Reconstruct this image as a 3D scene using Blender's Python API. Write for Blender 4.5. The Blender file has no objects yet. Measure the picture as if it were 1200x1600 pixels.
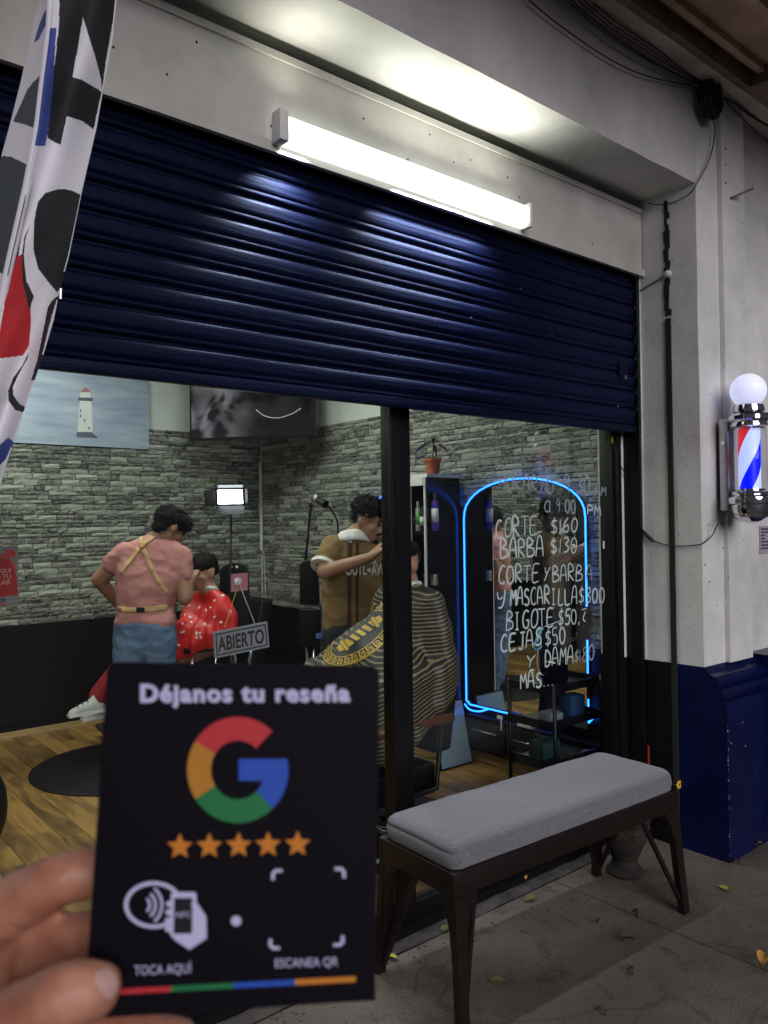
import bpy, bmesh, math, random
from mathutils import Vector, Matrix, noise
from mathutils.bvhtree import BVHTree
from mathutils.geometry import delaunay_2d_cdt

C = bpy.context.scene.collection
SC = bpy.context.scene
V = Vector
R_ = math.radians
random.seed(7)

# ------------------------------------------------------------------ camera
FPX = 1235.0                      # focal length in pixels of the 1200 px wide photograph
YAW, PITCH, ROLL = R_(39.8), R_(0.72), R_(0.75)
CAM = V((0, 0, 1.5))
_F = V((math.sin(YAW) * math.cos(PITCH), math.cos(YAW) * math.cos(PITCH), math.sin(PITCH)))
_R0 = V((math.cos(YAW), -math.sin(YAW), 0))
_U0 = _R0.cross(_F)
_R = _R0 * math.cos(ROLL) - _U0 * math.sin(ROLL)
_U = _U0 * math.cos(ROLL) + _R0 * math.sin(ROLL)
cd = bpy.data.cameras.new('camera')
cam = bpy.data.objects.new('camera', cd)
C.objects.link(cam)
m = Matrix((_R, _U, -_F)).transposed().to_4x4()
m.translation = CAM
cam.matrix_world = m
cd.sensor_fit = 'HORIZONTAL'
cd.sensor_width = 36
cd.lens = 36 * FPX / 1200
cd.clip_start = 0.02
cd.clip_end = 200
cd.dof.use_dof = True
cd.dof.focus_distance = 3.3
cd.dof.aperture_fstop = 18
SC.camera = cam

# ------------------------------------------------------------------ night light, exposure
world = bpy.data.worlds.new('World')
SC.world = world
world.use_nodes = True
bg = world.node_tree.nodes['Background']
bg.inputs[0].default_value = (0.62, 0.58, 0.80, 1)
bg.inputs[1].default_value = 0.07
sd = bpy.data.lights.new('street_glow', 'SUN')
sd.energy = 1.5
sd.angle = R_(38)
sd.color = (0.98, 0.95, 1.0)
sun = bpy.data.objects.new('street_glow', sd)
C.objects.link(sun)
sun.rotation_euler = V((0.30, 1.0, -0.42)).to_track_quat('-Z', 'Y').to_euler()
SC.view_settings.view_transform = 'Standard'
SC.view_settings.look = 'None'
SC.view_settings.exposure = 0.33
SC.view_settings.gamma = 1
SC.view_settings.use_curve_mapping = False
try:
    SC.cycles.use_denoising = True
    SC.cycles.max_bounces = 8
    SC.cycles.transparent_max_bounces = 12
    SC.cycles.sample_clamp_indirect = 4
    SC.cycles.caustics_reflective = False
    SC.cycles.caustics_refractive = False
except Exception:
    pass

# ------------------------------------------------------------------ helpers: points
def ray(px, py):
    return _F + _R * ((px - 600) / FPX) + _U * ((800 - py) / FPX)
def W(px, py, t):
    return CAM + ray(px, py) * t
def onY(px, py, Y):
    d = ray(px, py); return CAM + d * (Y / d.y)
def onX(px, py, X):
    d = ray(px, py); return CAM + d * (X / d.x)
def onZ(px, py, z):
    d = ray(px, py); return CAM + d * ((z - CAM.z) / d.z)
def onP(px, py, p0, n):
    d = ray(px, py); return CAM + d * ((p0 - CAM).dot(n) / d.dot(n))
def proj(p):
    q = V(p) - CAM; t = q.dot(_F)
    return 600 + FPX * q.dot(_R) / t, 800 - FPX * q.dot(_U) / t, t

# ------------------------------------------------------------------ helpers: materials
def nt(name):
    mt = bpy.data.materials.new(name); mt.use_nodes = True
    n = mt.node_tree; b = n.nodes['Principled BSDF']
    return mt, n, b
def mat(name, col, rough=.6, metal=0.0, var=.18, scale=8, bump=.0, bscale=60, col2=None, coat=0, spec=.5, emit=None, es=0, stretch=None, rvar=0, sheen=0):
    mt, n, b = nt(name)
    L = n.links
    tc = n.nodes.new('ShaderNodeTexCoord')
    src = tc.outputs['Object']
    if stretch:
        mp = n.nodes.new('ShaderNodeMapping'); mp.inputs['Scale'].default_value = stretch
        L.new(src, mp.inputs[0]); src = mp.outputs[0]
    nz = n.nodes.new('ShaderNodeTexNoise'); nz.inputs['Scale'].default_value = scale; nz.inputs['Detail'].default_value = 6
    nz.inputs['Roughness'].default_value = .62
    L.new(src, nz.inputs['Vector'])
    cr = n.nodes.new('ShaderNodeValToRGB')
    c1 = V(col)
    lo = c1 * (1 - var); hi = V(col2) if col2 else c1 * (1 + var)
    cr.color_ramp.elements[0].position = .32; cr.color_ramp.elements[1].position = .70
    cr.color_ramp.elements[0].color = (*[max(0, x) for x in lo], 1); cr.color_ramp.elements[1].color = (*[min(1, x) for x in hi], 1)
    L.new(nz.outputs['Fac'], cr.inputs[0]); L.new(cr.outputs[0], b.inputs['Base Color'])
    b.inputs['Roughness'].default_value = rough; b.inputs['Metallic'].default_value = metal
    b.inputs['Specular IOR Level'].default_value = spec
    b.inputs['Coat Weight'].default_value = coat
    if sheen: b.inputs['Sheen Weight'].default_value = sheen
    if rvar:
        mr = n.nodes.new('ShaderNodeMapRange'); mr.inputs['To Min'].default_value = max(.02, rough - rvar); mr.inputs['To Max'].default_value = min(1, rough + rvar)
        mr.inputs['From Min'].default_value = .3; mr.inputs['From Max'].default_value = .7
        L.new(nz.outputs['Fac'], mr.inputs[0]); L.new(mr.outputs[0], b.inputs['Roughness'])
    if bump:
        n2 = n.nodes.new('ShaderNodeTexNoise'); n2.inputs['Scale'].default_value = bscale; n2.inputs['Detail'].default_value = 4
        L.new(src, n2.inputs['Vector'])
        bp = n.nodes.new('ShaderNodeBump'); bp.inputs['Strength'].default_value = bump; bp.inputs['Distance'].default_value = .01
        L.new(n2.outputs['Fac'], bp.inputs['Height']); L.new(bp.outputs[0], b.inputs['Normal'])
    if emit:
        b.inputs['Emission Color'].default_value = (*emit, 1); b.inputs['Emission Strength'].default_value = es
    return mt
def flat(name, col, rough=.5, **k):
    return mat(name, col, rough, var=.05, scale=15, **k)

# ------------------------------------------------------------------ helpers: geometry
def link(name, me, mt=None, parent=None, smooth=False):
    o = bpy.data.objects.new(name, me); C.objects.link(o)
    if mt is not None:
        for q in (mt if isinstance(mt, (list, tuple)) else [mt]):
            me.materials.append(q)
    if smooth:
        me.polygons.foreach_set('use_smooth', [True] * len(me.polygons))
    if parent is not None:
        o.parent = parent
        if parent.type == 'EMPTY':
            o.matrix_parent_inverse = Matrix.Translation(-parent.location)
    return o
def tag(o, label=None, cat=None, group=None, kind=None):
    if label: o['label'] = label
    if cat: o['category'] = cat
    if group: o['group'] = group
    if kind: o['kind'] = kind
    return o
def thing(name, loc, label, cat, group=None):
    o = bpy.data.objects.new(name, None); C.objects.link(o)
    o.empty_display_size = .1
    o.location = loc
    return tag(o, label, cat, group)

class MB:
    def __init__(s): s.v = []; s.f = []; s.mi = []
    def add(s, vs, fs, mi=0):
        k = len(s.v); s.v += [tuple(x) for x in vs]; s.f += [tuple(i + k for i in f) for f in fs]; s.mi += [mi] * len(fs); return s
    def box(s, a, b, mi=0, bev=0):
        (x0, y0, z0), (x1, y1, z1) = a, b
        x0, x1 = min(x0, x1), max(x0, x1); y0, y1 = min(y0, y1), max(y0, y1); z0, z1 = min(z0, z1), max(z0, z1)
        if bev:
            bm = bmesh.new(); bmesh.ops.create_cube(bm, size=1)
            for v in bm.verts:
                v.co = V(((x0 + x1) / 2 + v.co.x * (x1 - x0), (y0 + y1) / 2 + v.co.y * (y1 - y0), (z0 + z1) / 2 + v.co.z * (z1 - z0)))
            bmesh.ops.bevel(bm, geom=bm.edges[:], offset=bev, segments=2, affect='EDGES', profile=.6)
            return s.bm(bm, mi)
        vs = [(x, y, z) for z in (z0, z1) for y in (y0, y1) for x in (x0, x1)]
        return s.add(vs, [(0, 2, 3, 1), (4, 5, 7, 6), (0, 1, 5, 4), (2, 6, 7, 3), (0, 4, 6, 2), (1, 3, 7, 5)], mi)
    def hexa(s, c8, mi=0):
        # c8: bottom loop 4, top loop 4
        return s.add(c8, [(3, 2, 1, 0), (4, 5, 6, 7), (0, 1, 5, 4), (1, 2, 6, 5), (2, 3, 7, 6), (3, 0, 4, 7)], mi)
    def slab(s, quad, off, mi=0):
        off = V(off)
        q = [V(p) for p in quad]
        return s.hexa([p for p in q] + [p + off for p in q], mi)
    def bm(s, bm, mi=0):
        bm.verts.index_update()
        s.add([v.co[:] for v in bm.verts], [[v.index for v in f.verts] for f in bm.faces], mi); bm.free(); return s
    def tube(s, pts, r, n=8, mi=0, cap=True, closed=False):
        pts = [V(p) for p in pts]; rs = r if isinstance(r, (list, tuple)) else [r] * len(pts)
        rings = []; prev = None
        N = len(pts)
        for i, p in enumerate(pts):
            if closed: d = pts[(i + 1) % N] - pts[i - 1]
            else: d = pts[min(i + 1, N - 1)] - pts[max(i - 1, 0)]
            if d.length < 1e-9: d = V((0, 0, 1))
            d.normalize()
            if prev is None:
                a = d.orthogonal().normalized()
            else:
                a = (prev - d * prev.dot(d))
                a = a.normalized() if a.length > 1e-6 else d.orthogonal().normalized()
            prev = a; b = d.cross(a)
            rings.append([p + (a * math.cos(2 * math.pi * k / n) + b * math.sin(2 * math.pi * k / n)) * rs[i] for k in range(n)])
        vs = [q for rg in rings for q in rg]; fs = []
        for i in range(N if closed else N - 1):
            j = (i + 1) % N
            for k in range(n):
                fs.append((i * n + k, i * n + (k + 1) % n, j * n + (k + 1) % n, j * n + k))
        if cap and not closed:
            fs.append(tuple(reversed(range(n)))); fs.append(tuple((N - 1) * n + k for k in range(n)))
        return s.add(vs, fs, mi)
    def ribbon(s, pts, r, nrm, th=.3, n=6, mi=0):
        pts = [V(p) for p in pts]; N = len(pts); nrm = V(nrm); rings = []
        for i, p in enumerate(pts):
            d = (pts[min(i + 1, N - 1)] - pts[max(i - 1, 0)])
            d = d.normalized() if d.length > 1e-9 else V((0, 0, 1))
            a = d.cross(nrm)
            a = a.normalized() if a.length > 1e-6 else V((1, 0, 0))
            rr = r * (.72 if i in (0, N - 1) else 1)
            rings.append([p + a * math.cos(2 * math.pi * k / n) * rr + nrm * math.sin(2 * math.pi * k / n) * r * th for k in range(n)])
        vs = [q for rg in rings for q in rg]; fs = []
        for i in range(N - 1):
            for k in range(n):
                fs.append((i * n + k, i * n + (k + 1) % n, (i + 1) * n + (k + 1) % n, (i + 1) * n + k))
        fs.append(tuple(reversed(range(n)))); fs.append(tuple((N - 1) * n + k for k in range(n)))
        return s.add(vs, fs, mi)
    def lathe(s, c, prof, n=32, mi=0, axis='Z'):
        c = V(c); vs = []; fs = []
        for r, h in prof:
            for k in range(n):
                a = 2 * math.pi * k / n
                p = V((r * math.cos(a), r * math.sin(a), h)) if axis == 'Z' else (V((r * math.cos(a), h, r * math.sin(a))) if axis == 'Y' else V((h, r * math.cos(a), r * math.sin(a))))
                vs.append(c + p)
        for i in range(len(prof) - 1):
            for k in range(n):
                fs.append((i * n + k, i * n + (k + 1) % n, (i + 1) * n + (k + 1) % n, (i + 1) * n + k))
        fs.append(tuple(reversed(range(n)))); fs.append(tuple((len(prof) - 1) * n + k for k in range(n)))
        return s.add(vs, fs, mi)
    def extr(s, prof, x0, x1, axis='X', mi=0):
        # closed profile of (y,z) extruded along X
        n = len(prof)
        mk = (lambda u, w, x: (x, u, w)) if axis == 'X' else ((lambda u, w, x: (u, x, w)) if axis == 'Y' else (lambda u, w, x: (u, w, x)))
        vs = [mk(u, w, x0) for u, w in prof] + [mk(u, w, x1) for u, w in prof]
        fs = [(i, (i + 1) % n, n + (i + 1) % n, n + i) for i in range(n)]
        fs += [tuple(reversed(range(n))), tuple(n + i for i in range(n))]
        return s.add(vs, fs, mi)
    def ico(s, c, r, sub=2, mi=0):
        bm = bmesh.new(); bmesh.ops.create_icosphere(bm, subdivisions=sub, radius=1)
        r = r if isinstance(r, (tuple, list, Vector)) else (r, r, r)
        for v in bm.verts: v.co = V((v.co.x * r[0], v.co.y * r[1], v.co.z * r[2])) + V(c)
        return s.bm(bm, mi)
    def mesh(s, name):
        me = bpy.data.meshes.new(name); me.from_pydata(s.v, [], s.f)
        me.polygons.foreach_set('material_index', s.mi)
        bm = bmesh.new(); bm.from_mesh(me); bmesh.ops.recalc_face_normals(bm, faces=bm.faces[:]); bm.to_mesh(me); bm.free()
        me.update(); return me
    def build(s, name, mt, parent=None, smooth=False, auto=None):
        o = link(name, s.mesh(name), mt, parent, smooth or auto is not None)
        if auto is not None:
            autosmooth(o.data, auto)
        return o
def autosmooth(me, deg=35):
    bm = bmesh.new(); bm.from_mesh(me)
    for e in bm.edges:
        e.smooth = not (len(e.link_faces) == 2 and e.calc_face_angle(0) > R_(deg))
    bm.to_mesh(me); bm.free()
def box(name, a, b, mt, parent=None, bev=0):
    o = MB().box(a, b, 0, bev).build(name, mt, parent, auto=40 if bev else None); return o

_ico = {}
def icopts(sub):
    if sub not in _ico:
        bm = bmesh.new(); bmesh.ops.create_icosphere(bm, subdivisions=sub, radius=1)
        _ico[sub] = [v.co.copy() for v in bm.verts]; bm.free()
    return _ico[sub]
def cap(a, b, ra, rb=None): return ('h', [(V(a), ra), (V(b), ra if rb is None else rb)])
def ell(c, r, basis=None): return ('e', V(c), r, basis)
def hull(*sph): return ('h', [(V(p), r) for p, r in sph])
def blob(name, prims, mt, parent=None, voxel=.012, it=5, fac=.5, wob=0, wsc=8, label=None):
    bm = bmesh.new()
    for p in prims:
        if p[0] == 'h':
            vs = [bm.verts.new(c + q * r) for c, r in p[1] for q in icopts(2)]
            g = bmesh.ops.convex_hull(bm, input=vs, use_existing_faces=False)
            dead = [e for e in g['geom_interior'] + g['geom_unused'] if isinstance(e, bmesh.types.BMVert)]
            bmesh.ops.delete(bm, geom=list(set(dead)), context='VERTS')
        else:
            _, c, r, B = p
            B = B or Matrix.Identity(3)
            bmesh.ops.create_icosphere(bm, subdivisions=3, radius=1, matrix=Matrix.Translation(c) @ (B @ Matrix.Diagonal(V(r))).to_4x4())
    me = bpy.data.meshes.new(name); bm.to_mesh(me); bm.free()
    o = bpy.data.objects.new(name, me); C.objects.link(o)
    md = o.modifiers.new('r', 'REMESH'); md.mode = 'VOXEL'; md.voxel_size = voxel
    if it:
        sm = o.modifiers.new('s', 'SMOOTH'); sm.iterations = it; sm.factor = fac
    dg = bpy.context.evaluated_depsgraph_get()
    m2 = bpy.data.meshes.new_from_object(o.evaluated_get(dg), depsgraph=dg)
    bpy.data.objects.remove(o); bpy.data.meshes.remove(me)
    if wob:
        for v in m2.vertices:
            v.co += v.normal * wob * noise.noise(v.co * wsc)
    m2.name = name; m2.materials.clear()
    o = link(name, m2, mt, parent, True)
    if label: o['label'] = label
    return o
def folds(o, c, n, amp, z0, z1, ph=0, a2=.35):
    """hanging folds: ripples round the vertical axis through c that grow downwards from z0 to z1"""
    for v in o.data.vertices:
        k = min(1, max(0, (z0 - v.co.z) / (z0 - z1)))
        if k <= 0: continue
        d = V((v.co.x - c.x, v.co.y - c.y, 0)); a = math.atan2(d.y, d.x) + .25 * noise.noise(v.co * 3)
        w = math.sin(a * n + ph) + a2 * math.sin(a * n * 2.3 + 1 + ph)
        if d.length > 1e-4: v.co += d.normalized() * (w * amp * k ** .7)
def wrinkle(o, amp, sx, sy, sz, off=0):
    """creases of cloth: ridged noise"""
    for v in o.data.vertices:
        p = v.co; q = V(((p.x + p.z * .4) * sx + off, (p.y - p.z * .3) * sy, p.z * sz))
        r = 1 - abs(noise.noise(q)) * 2.2; r2 = 1 - abs(noise.noise(q * 2.1 + V((5, 1, 2)))) * 2.2
        v.co += v.normal * amp * (max(0, r) ** 2 - .4 + .5 * max(0, r2) ** 2)
def basis(r, f, u): return Matrix((V(r), V(f), V(u))).transposed()
def bvh(o):
    me = o.data
    return BVHTree.FromPolygons([v.co.copy() for v in me.vertices], [p.vertices[:] for p in me.polygons])
def inside(p, poly):
    x, y = p; r = False; j = len(poly) - 1
    for i in range(len(poly)):
        xi, yi = poly[i]; xj, yj = poly[j]
        if (yi > y) != (yj > y) and x < (xj - xi) * (y - yi) / (yj - yi) + xi: r = not r
        j = i
    return r
def tess(poly, step):
    """triangles of a polygon in pixels, with inner points every step pixels"""
    pts = [];
    n = len(poly)
    for i in range(n):
        a, b = V(poly[i]), V(poly[(i + 1) % n]); k = max(1, int((b - a).length / step))
        pts += [a.lerp(b, j / k) for j in range(k)]
    ne = len(pts); edges = [(i, (i + 1) % ne) for i in range(ne)]
    xs = [p[0] for p in pts]; ys = [p[1] for p in pts]
    y = min(ys) + step / 2
    while y < max(ys):
        x = min(xs) + step / 2
        while x < max(xs):
            if inside((x, y), [(p[0], p[1]) for p in pts]): pts.append(V((x, y)))
            x += step
        y += step
    r = delaunay_2d_cdt(pts, edges, [], 1, 1e-5)
    return r[0], r[2]
def decal(name, polys, trees, off, mt, parent, step=3, th=0.0, from_=None):
    """flat print or a strap: each polygon is laid on the surface that the trees hold, off metres proud of it"""
    mb = MB()
    for poly in polys:
        vs, fs = tess(poly, step)
        out = []; ok = []
        for p in vs:
            d = ray(p[0], p[1]).normalized(); best = None
            for T in trees:
                h = T.ray_cast(CAM, d)
                if h[0] is not None and (best is None or h[3] < best[3]): best = h
            ok.append(best is not None)
            out.append(best[0] - d * off if best else CAM)
        fs = [f for f in fs if all(ok[i] for i in f)]
        ds = [out[i] for f in fs for i in f]
        # drop faces stretched over an edge
        good = []
        for f in fs:
            t = [(out[i] - CAM).length for i in f]
            if max(t) - min(t) < .05 + step * .004: good.append(f)
        mb.add(out, good)
    if not mb.f: print('EMPTY decal', name); return None
    me = bpy.data.meshes.new(name); me.from_pydata(mb.v, [], mb.f); me.update()
    o = link(name, me, mt, parent, True)
    if th:
        md = o.modifiers.new('t', 'SOLIDIFY'); md.thickness = th; md.offset = 0
    return o
def textmesh(body, spacing=1.0, bold=0.0, shear=0):
    cu = bpy.data.curves.new('t', 'FONT'); cu.body = body; cu.offset = bold; cu.space_character = spacing; cu.resolution_u = 4; cu.shear = shear
    o = bpy.data.objects.new('t', cu); C.objects.link(o)
    dg = bpy.context.evaluated_depsgraph_get()
    me = bpy.data.meshes.new_from_object(o.evaluated_get(dg), depsgraph=dg)
    vs = [v.co.xy.copy() for v in me.vertices]; fs = [p.vertices[:] for p in me.polygons]
    bpy.data.objects.remove(o); bpy.data.curves.remove(cu); bpy.data.meshes.remove(me)
    x0 = min(v[0] for v in vs); x1 = max(v[0] for v in vs)
    return [((v[0] - x0) / (x1 - x0), v[1]) for v in vs], fs
def textpx(body, quad, spacing=1.0, bold=0.0, capH=.7, shear=0):
    """text in pixels. quad = baseline-left, baseline-right, cap-right, cap-left"""
    vs, fs = textmesh(body, spacing, bold, shear)
    bl, br, tr, tl = [V(q) for q in quad]
    return [(bl.lerp(br, u)).lerp(tl.lerp(tr, u), w / capH) for u, w in vs], fs
def smoothline(pts, k=4):
    pts = [V(p) for p in pts]; out = []
    for i in range(len(pts) - 1):
        p0 = pts[max(i - 1, 0)]; p1 = pts[i]; p2 = pts[i + 1]; p3 = pts[min(i + 2, len(pts) - 1)]
        for j in range(k):
            t = j / k
            out.append(.5 * ((2 * p1) + (p2 - p0) * t + (2 * p0 - 5 * p1 + 4 * p2 - p3) * t * t + (-p0 + 3 * p1 - 3 * p2 + p3) * t ** 3))
    out.append(pts[-1]); return out
# ------------------------------------------------------------------ materials
M = {}
M['cream'] = mat('cream_paint', (.67, .665, .64), .62, var=.20, scale=2.2, bump=.22, bscale=38, rvar=.1)
M['metal_cream'] = mat('cream_sheet_metal', (.54, .53, .49), .5, var=.24, scale=2.2, bump=.12, bscale=22)
M['inner_white'] = mat('white_emulsion', (.66, .70, .66), .7, var=.05, scale=2, bump=.1)
M['blue_paint'] = mat('blue_gloss_paint', (.002, .005, .045), .34, var=.35, scale=5, bump=.35, bscale=45, coat=.05, spec=.3)
M['black_paint'] = mat('black_paint', (.0035, .0035, .005), .5, var=.4, scale=7, bump=.2, bscale=50, spec=.25)
M['shutter'] = mat('navy_shutter_paint', (.0010, .0022, .0200), .50, col2=(.0040, .0062, .025), var=.6, scale=3.5, bump=.22, bscale=16, coat=.0, stretch=(.35, 1, 5), rvar=.16, spec=.24)
M['black_metal'] = mat('black_metal', (.005, .005, .006), .38, var=.2, spec=.3)
M['soft_black'] = mat('black_vinyl', (.0045, .0045, .0055), .45, var=.3, bump=.1, bscale=90, spec=.3)
def concrete_mat(name, c):
    mt, n, b = nt(name); L = n.links; c = V(c)
    tc = n.nodes.new('ShaderNodeTexCoord')
    def noi(s, d, r=.6, dist=0):
        q = n.nodes.new('ShaderNodeTexNoise'); q.inputs['Scale'].default_value = s; q.inputs['Detail'].default_value = d; q.inputs['Roughness'].default_value = r; q.inputs['Distortion'].default_value = dist
        L.new(tc.outputs['Object'], q.inputs['Vector']); return q.outputs['Fac']
    def ramp(src, p0, c0, p1, c1):
        q = n.nodes.new('ShaderNodeValToRGB'); e = q.color_ramp.elements; e[0].position = p0; e[1].position = p1; e[0].color = (*c0, 1); e[1].color = (*c1, 1); L.new(src, q.inputs[0]); return q.outputs[0]
    def mul(a, b_, f=1):
        q = n.nodes.new('ShaderNodeMixRGB'); q.blend_type = 'MULTIPLY'; q.inputs[0].default_value = f; L.new(a, q.inputs[1]); L.new(b_, q.inputs[2]); return q.outputs[0]
    base = ramp(noi(2.6, 8, .65), .3, c * .72, .72, c * 1.28)
    spk = ramp(noi(170, 3, .7), .36, (.45, .45, .45), .60, (1.25, 1.22, 1.2))
    blot = ramp(noi(11, 4, .6, .6),   .32, (.62, .60, .58), .44, (1, 1, 1))
    def crack(s, dist):
        m1 = n.nodes.new('ShaderNodeMath'); m1.operation = 'SUBTRACT'; m1.inputs[1].default_value = .5; L.new(noi(s, 3, .5, dist), m1.inputs[0])
        m2 = n.nodes.new('ShaderNodeMath'); m2.operation = 'ABSOLUTE'; L.new(m1.outputs[0], m2.inputs[0]); return m2.outputs[0]
    ck = ramp(crack(.9, .5), .0012, (.25, .24, .22), .004, (1, 1, 1))
    col = mul(mul(mul(base, spk, .8), blot, .8), ck, .4); L.new(col, b.inputs['Base Color'])
    b.inputs['Roughness'].default_value = .88; b.inputs['Specular IOR Level'].default_value = .3
    bp = n.nodes.new('ShaderNodeBump'); bp.inputs['Strength'].default_value = .45; bp.inputs['Distance'].default_value = .006; L.new(noi(95, 5, .7), bp.inputs['Height']); L.new(bp.outputs[0], b.inputs['Normal'])
    return mt
M['concrete'] = concrete_mat('worn_concrete', (.140, .116, .098))
M['concrete2'] = mat('rough_concrete', (.06, .05, .045), .9, var=.6, scale=9, bump=.6, bscale=70)
M['asphalt'] = mat('asphalt', (.05, .05, .05), .9, var=.3, scale=40, bump=.6, bscale=120)
M['balcony'] = mat('stained_slab', (.55, .37, .27), .9, var=.35, scale=5, bump=.3, bscale=30)
M['cornice'] = mat('dirty_cornice_plaster', (.62, .55, .50), .85, var=.3, scale=5, bump=.4, bscale=40)
M['lip'] = mat('dark_red_brown_lip', (.22, .15, .14), .8, var=.4, scale=9, bump=.3)
M['crack'] = mat('crack_dark', (.012, .011, .010), .95)
M['chrome'] = mat('chrome', (.72, .72, .76), .07, 1, var=.05)
M['steel'] = mat('brushed_steel', (.42, .42, .44), .33, 1, var=.15, scale=30)
M['white_plastic'] = mat('white_plastic', (.72, .72, .70), .4, var=.04)
M['wood_base'] = mat('pine_baseboard', (.42, .29, .13), .5, var=.2, scale=6, stretch=(1, 6, 8))
M['tube'] = mat('black_cable', (.010, .010, .010), .5)
M['rope'] = mat('twine', (.45, .30, .12), .8)
M['paint_pen'] = mat('paint_marker_white', (.50, .58, .56), .6, var=.12, scale=40)

def glass_mat(name, tint=(.97, .985, .98), ior=1.45, rough=0.0, amount=1.0):
    mt, n, b = nt(name); n.nodes.remove(b); L = n.links
    out = n.nodes['Material Output']
    t = n.nodes.new('ShaderNodeBsdfTransparent'); t.inputs[0].default_value = (*tint, 1)
    g = n.nodes.new('ShaderNodeBsdfGlossy'); g.inputs['Roughness'].default_value = rough
    f = n.nodes.new('ShaderNodeFresnel'); ge = n.nodes.new('ShaderNodeNewGeometry'); mr = n.nodes.new('ShaderNodeMapRange')
    mr.inputs['To Min'].default_value = ior; mr.inputs['To Max'].default_value = 1 / ior
    L.new(ge.outputs['Backfacing'], mr.inputs[0]); L.new(mr.outputs[0], f.inputs[0])
    mu = n.nodes.new('ShaderNodeMath'); mu.operation = 'MULTIPLY'; mu.inputs[1].default_value = amount; mu.use_clamp = True
    mx = n.nodes.new('ShaderNodeMixShader')
    L.new(f.outputs[0], mu.inputs[0]); L.new(mu.outputs[0], mx.inputs[0]); L.new(t.outputs[0], mx.inputs[1]); L.new(g.outputs[0], mx.inputs[2]); L.new(mx.outputs[0], out.inputs[0])
    return mt
M['glass'] = glass_mat('window_glass')
M['mirror'] = mat('mirror_silver', (.80, .84, .84), .0, 1, var=.0)
def emis(name, col, s, rough=.4):
    mt, n, b = nt(name)
    b.inputs['Base Color'].default_value = (*[min(.8, c) for c in col], 1)
    b.inputs['Emission Color'].default_value = (*col, 1); b.inputs['Emission Strength'].default_value = s; b.inputs['Roughness'].default_value = rough
    return mt

M['shutter'].node_tree.nodes['Principled BSDF'].inputs['Specular Tint'].default_value = (.40, .55, 1.0, 1)
def rough_box(mb, a, b, cell=.06, amp=.002, mi=0, fr=5.0):
    """a plastered box whose faces and arrises wander by amp"""
    (x0, y0, z0), (x1, y1, z1) = a, b
    bm = bmesh.new()
    n = [max(1, min(90, int(abs(q - p) / cell))) for p, q in ((x0, x1), (y0, y1), (z0, z1))]
    cache = {}
    def vt(i, j, k):
        if (i, j, k) not in cache:
            p = V((x0 + (x1 - x0) * i / n[0], y0 + (y1 - y0) * j / n[1], z0 + (z1 - z0) * k / n[2]))
            d = noise.noise_vector(p * fr) * amp + noise.noise_vector(p * fr * 4.3) * amp * .6
            cache[(i, j, k)] = bm.verts.new(p + d)
        return cache[(i, j, k)]
    for fx in (0, n[0]):
        for j in range(n[1]):
            for k in range(n[2]): bm.faces.new((vt(fx, j, k), vt(fx, j + 1, k), vt(fx, j + 1, k + 1), vt(fx, j, k + 1)))
    for fy in (0, n[1]):
        for i in range(n[0]):
            for k in range(n[2]): bm.faces.new((vt(i, fy, k), vt(i + 1, fy, k), vt(i + 1, fy, k + 1), vt(i, fy, k + 1)))
    for fz in (0, n[2]):
        for i in range(n[0]):
            for j in range(n[1]): bm.faces.new((vt(i, j, fz), vt(i + 1, j, fz), vt(i + 1, j + 1, fz), vt(i, j + 1, fz)))
    return mb.bm(bm, mi)

# ------------------------------------------------------------------ key planes (metres)
JX = 3.34          # right reveal of the opening
LX = 0.40         # left reveal
FY = 1.80          # face of the wall
SY = 2.115         # roller shutter
GY = 2.22          # shop window
BY = 6.00          # back wall of the shop
SX = 3.61          # side wall of the shop

# ------------------------------------------------------------------ ground
g = box('ground', (-60, -60, -.30), (60, 60, -.14), M['asphalt']); tag(g, kind='structure')
sw = box('sidewalk', (-6, -1.4, -.14), (9, 2.26, -.012), M['concrete2']); tag(sw, kind='structure')
def slab(x0, x1, y0, y1):
    mb = MB(); rough_box(mb, (x0 + .004, y0 + .004, -.03), (x1 - .004, y1 - .004, 0), .10, .0016, fr=2.2)
    mb.build('paving_slab', M['concrete'], sw, auto=50)
for x0, x1 in ((-3, -.9), (-.9, .86), (.86, 2.64), (2.64, 4.5), (4.5, 6.4)):
    for y0, y1 in ((-1.35, .35), (.35, 2.10)):
        slab(x0, x1, y0, y1)
st = MB(); rough_box(st, (-1, 2.112, -.03), (JX - .003, 2.255, -.004), .03, .006, fr=9); st.build('threshold_strip', M['concrete2'], sw, auto=40)

# ------------------------------------------------------------------ shop building
B = thing('shop_building', (1.9, 2.0, 0), 'cream painted shop building with navy blue plinth around the shutter opening', 'building')
mb = MB(); rough_box(mb, (JX, FY, .835), (3.535, 2.34, 3.44)); mb.build('pillar', M['cream'], B, auto=50)
mb = MB(); rough_box(mb, (3.537, FY - .022, .835), (3.755, 2.34, 3.44)); mb.build('pilaster_strip', M['cream'], B, auto=50)
mb = MB(); rough_box(mb, (3.757, FY + .03, .835), (6.5, 2.34, 3.44)); mb.build('wall', M['cream'], B, auto=50)
mb = MB(); rough_box(mb, (-1.5, FY + .001, 3.0), (JX - .001, 2.035, 3.44)); mb.build('beam', M['cream'], B, auto=50)
mb = MB(); rough_box(mb, (-1.5, 2.037, 3.008), (JX - .001, 2.34, 3.44)); mb.build('lintel', M['cream'], B, auto=50)
mb = MB(); rough_box(mb, (-1.5, FY, .835), (LX, 2.34, 2.998)); mb.build('pillar', M['cream'], B, auto=50)
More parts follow.
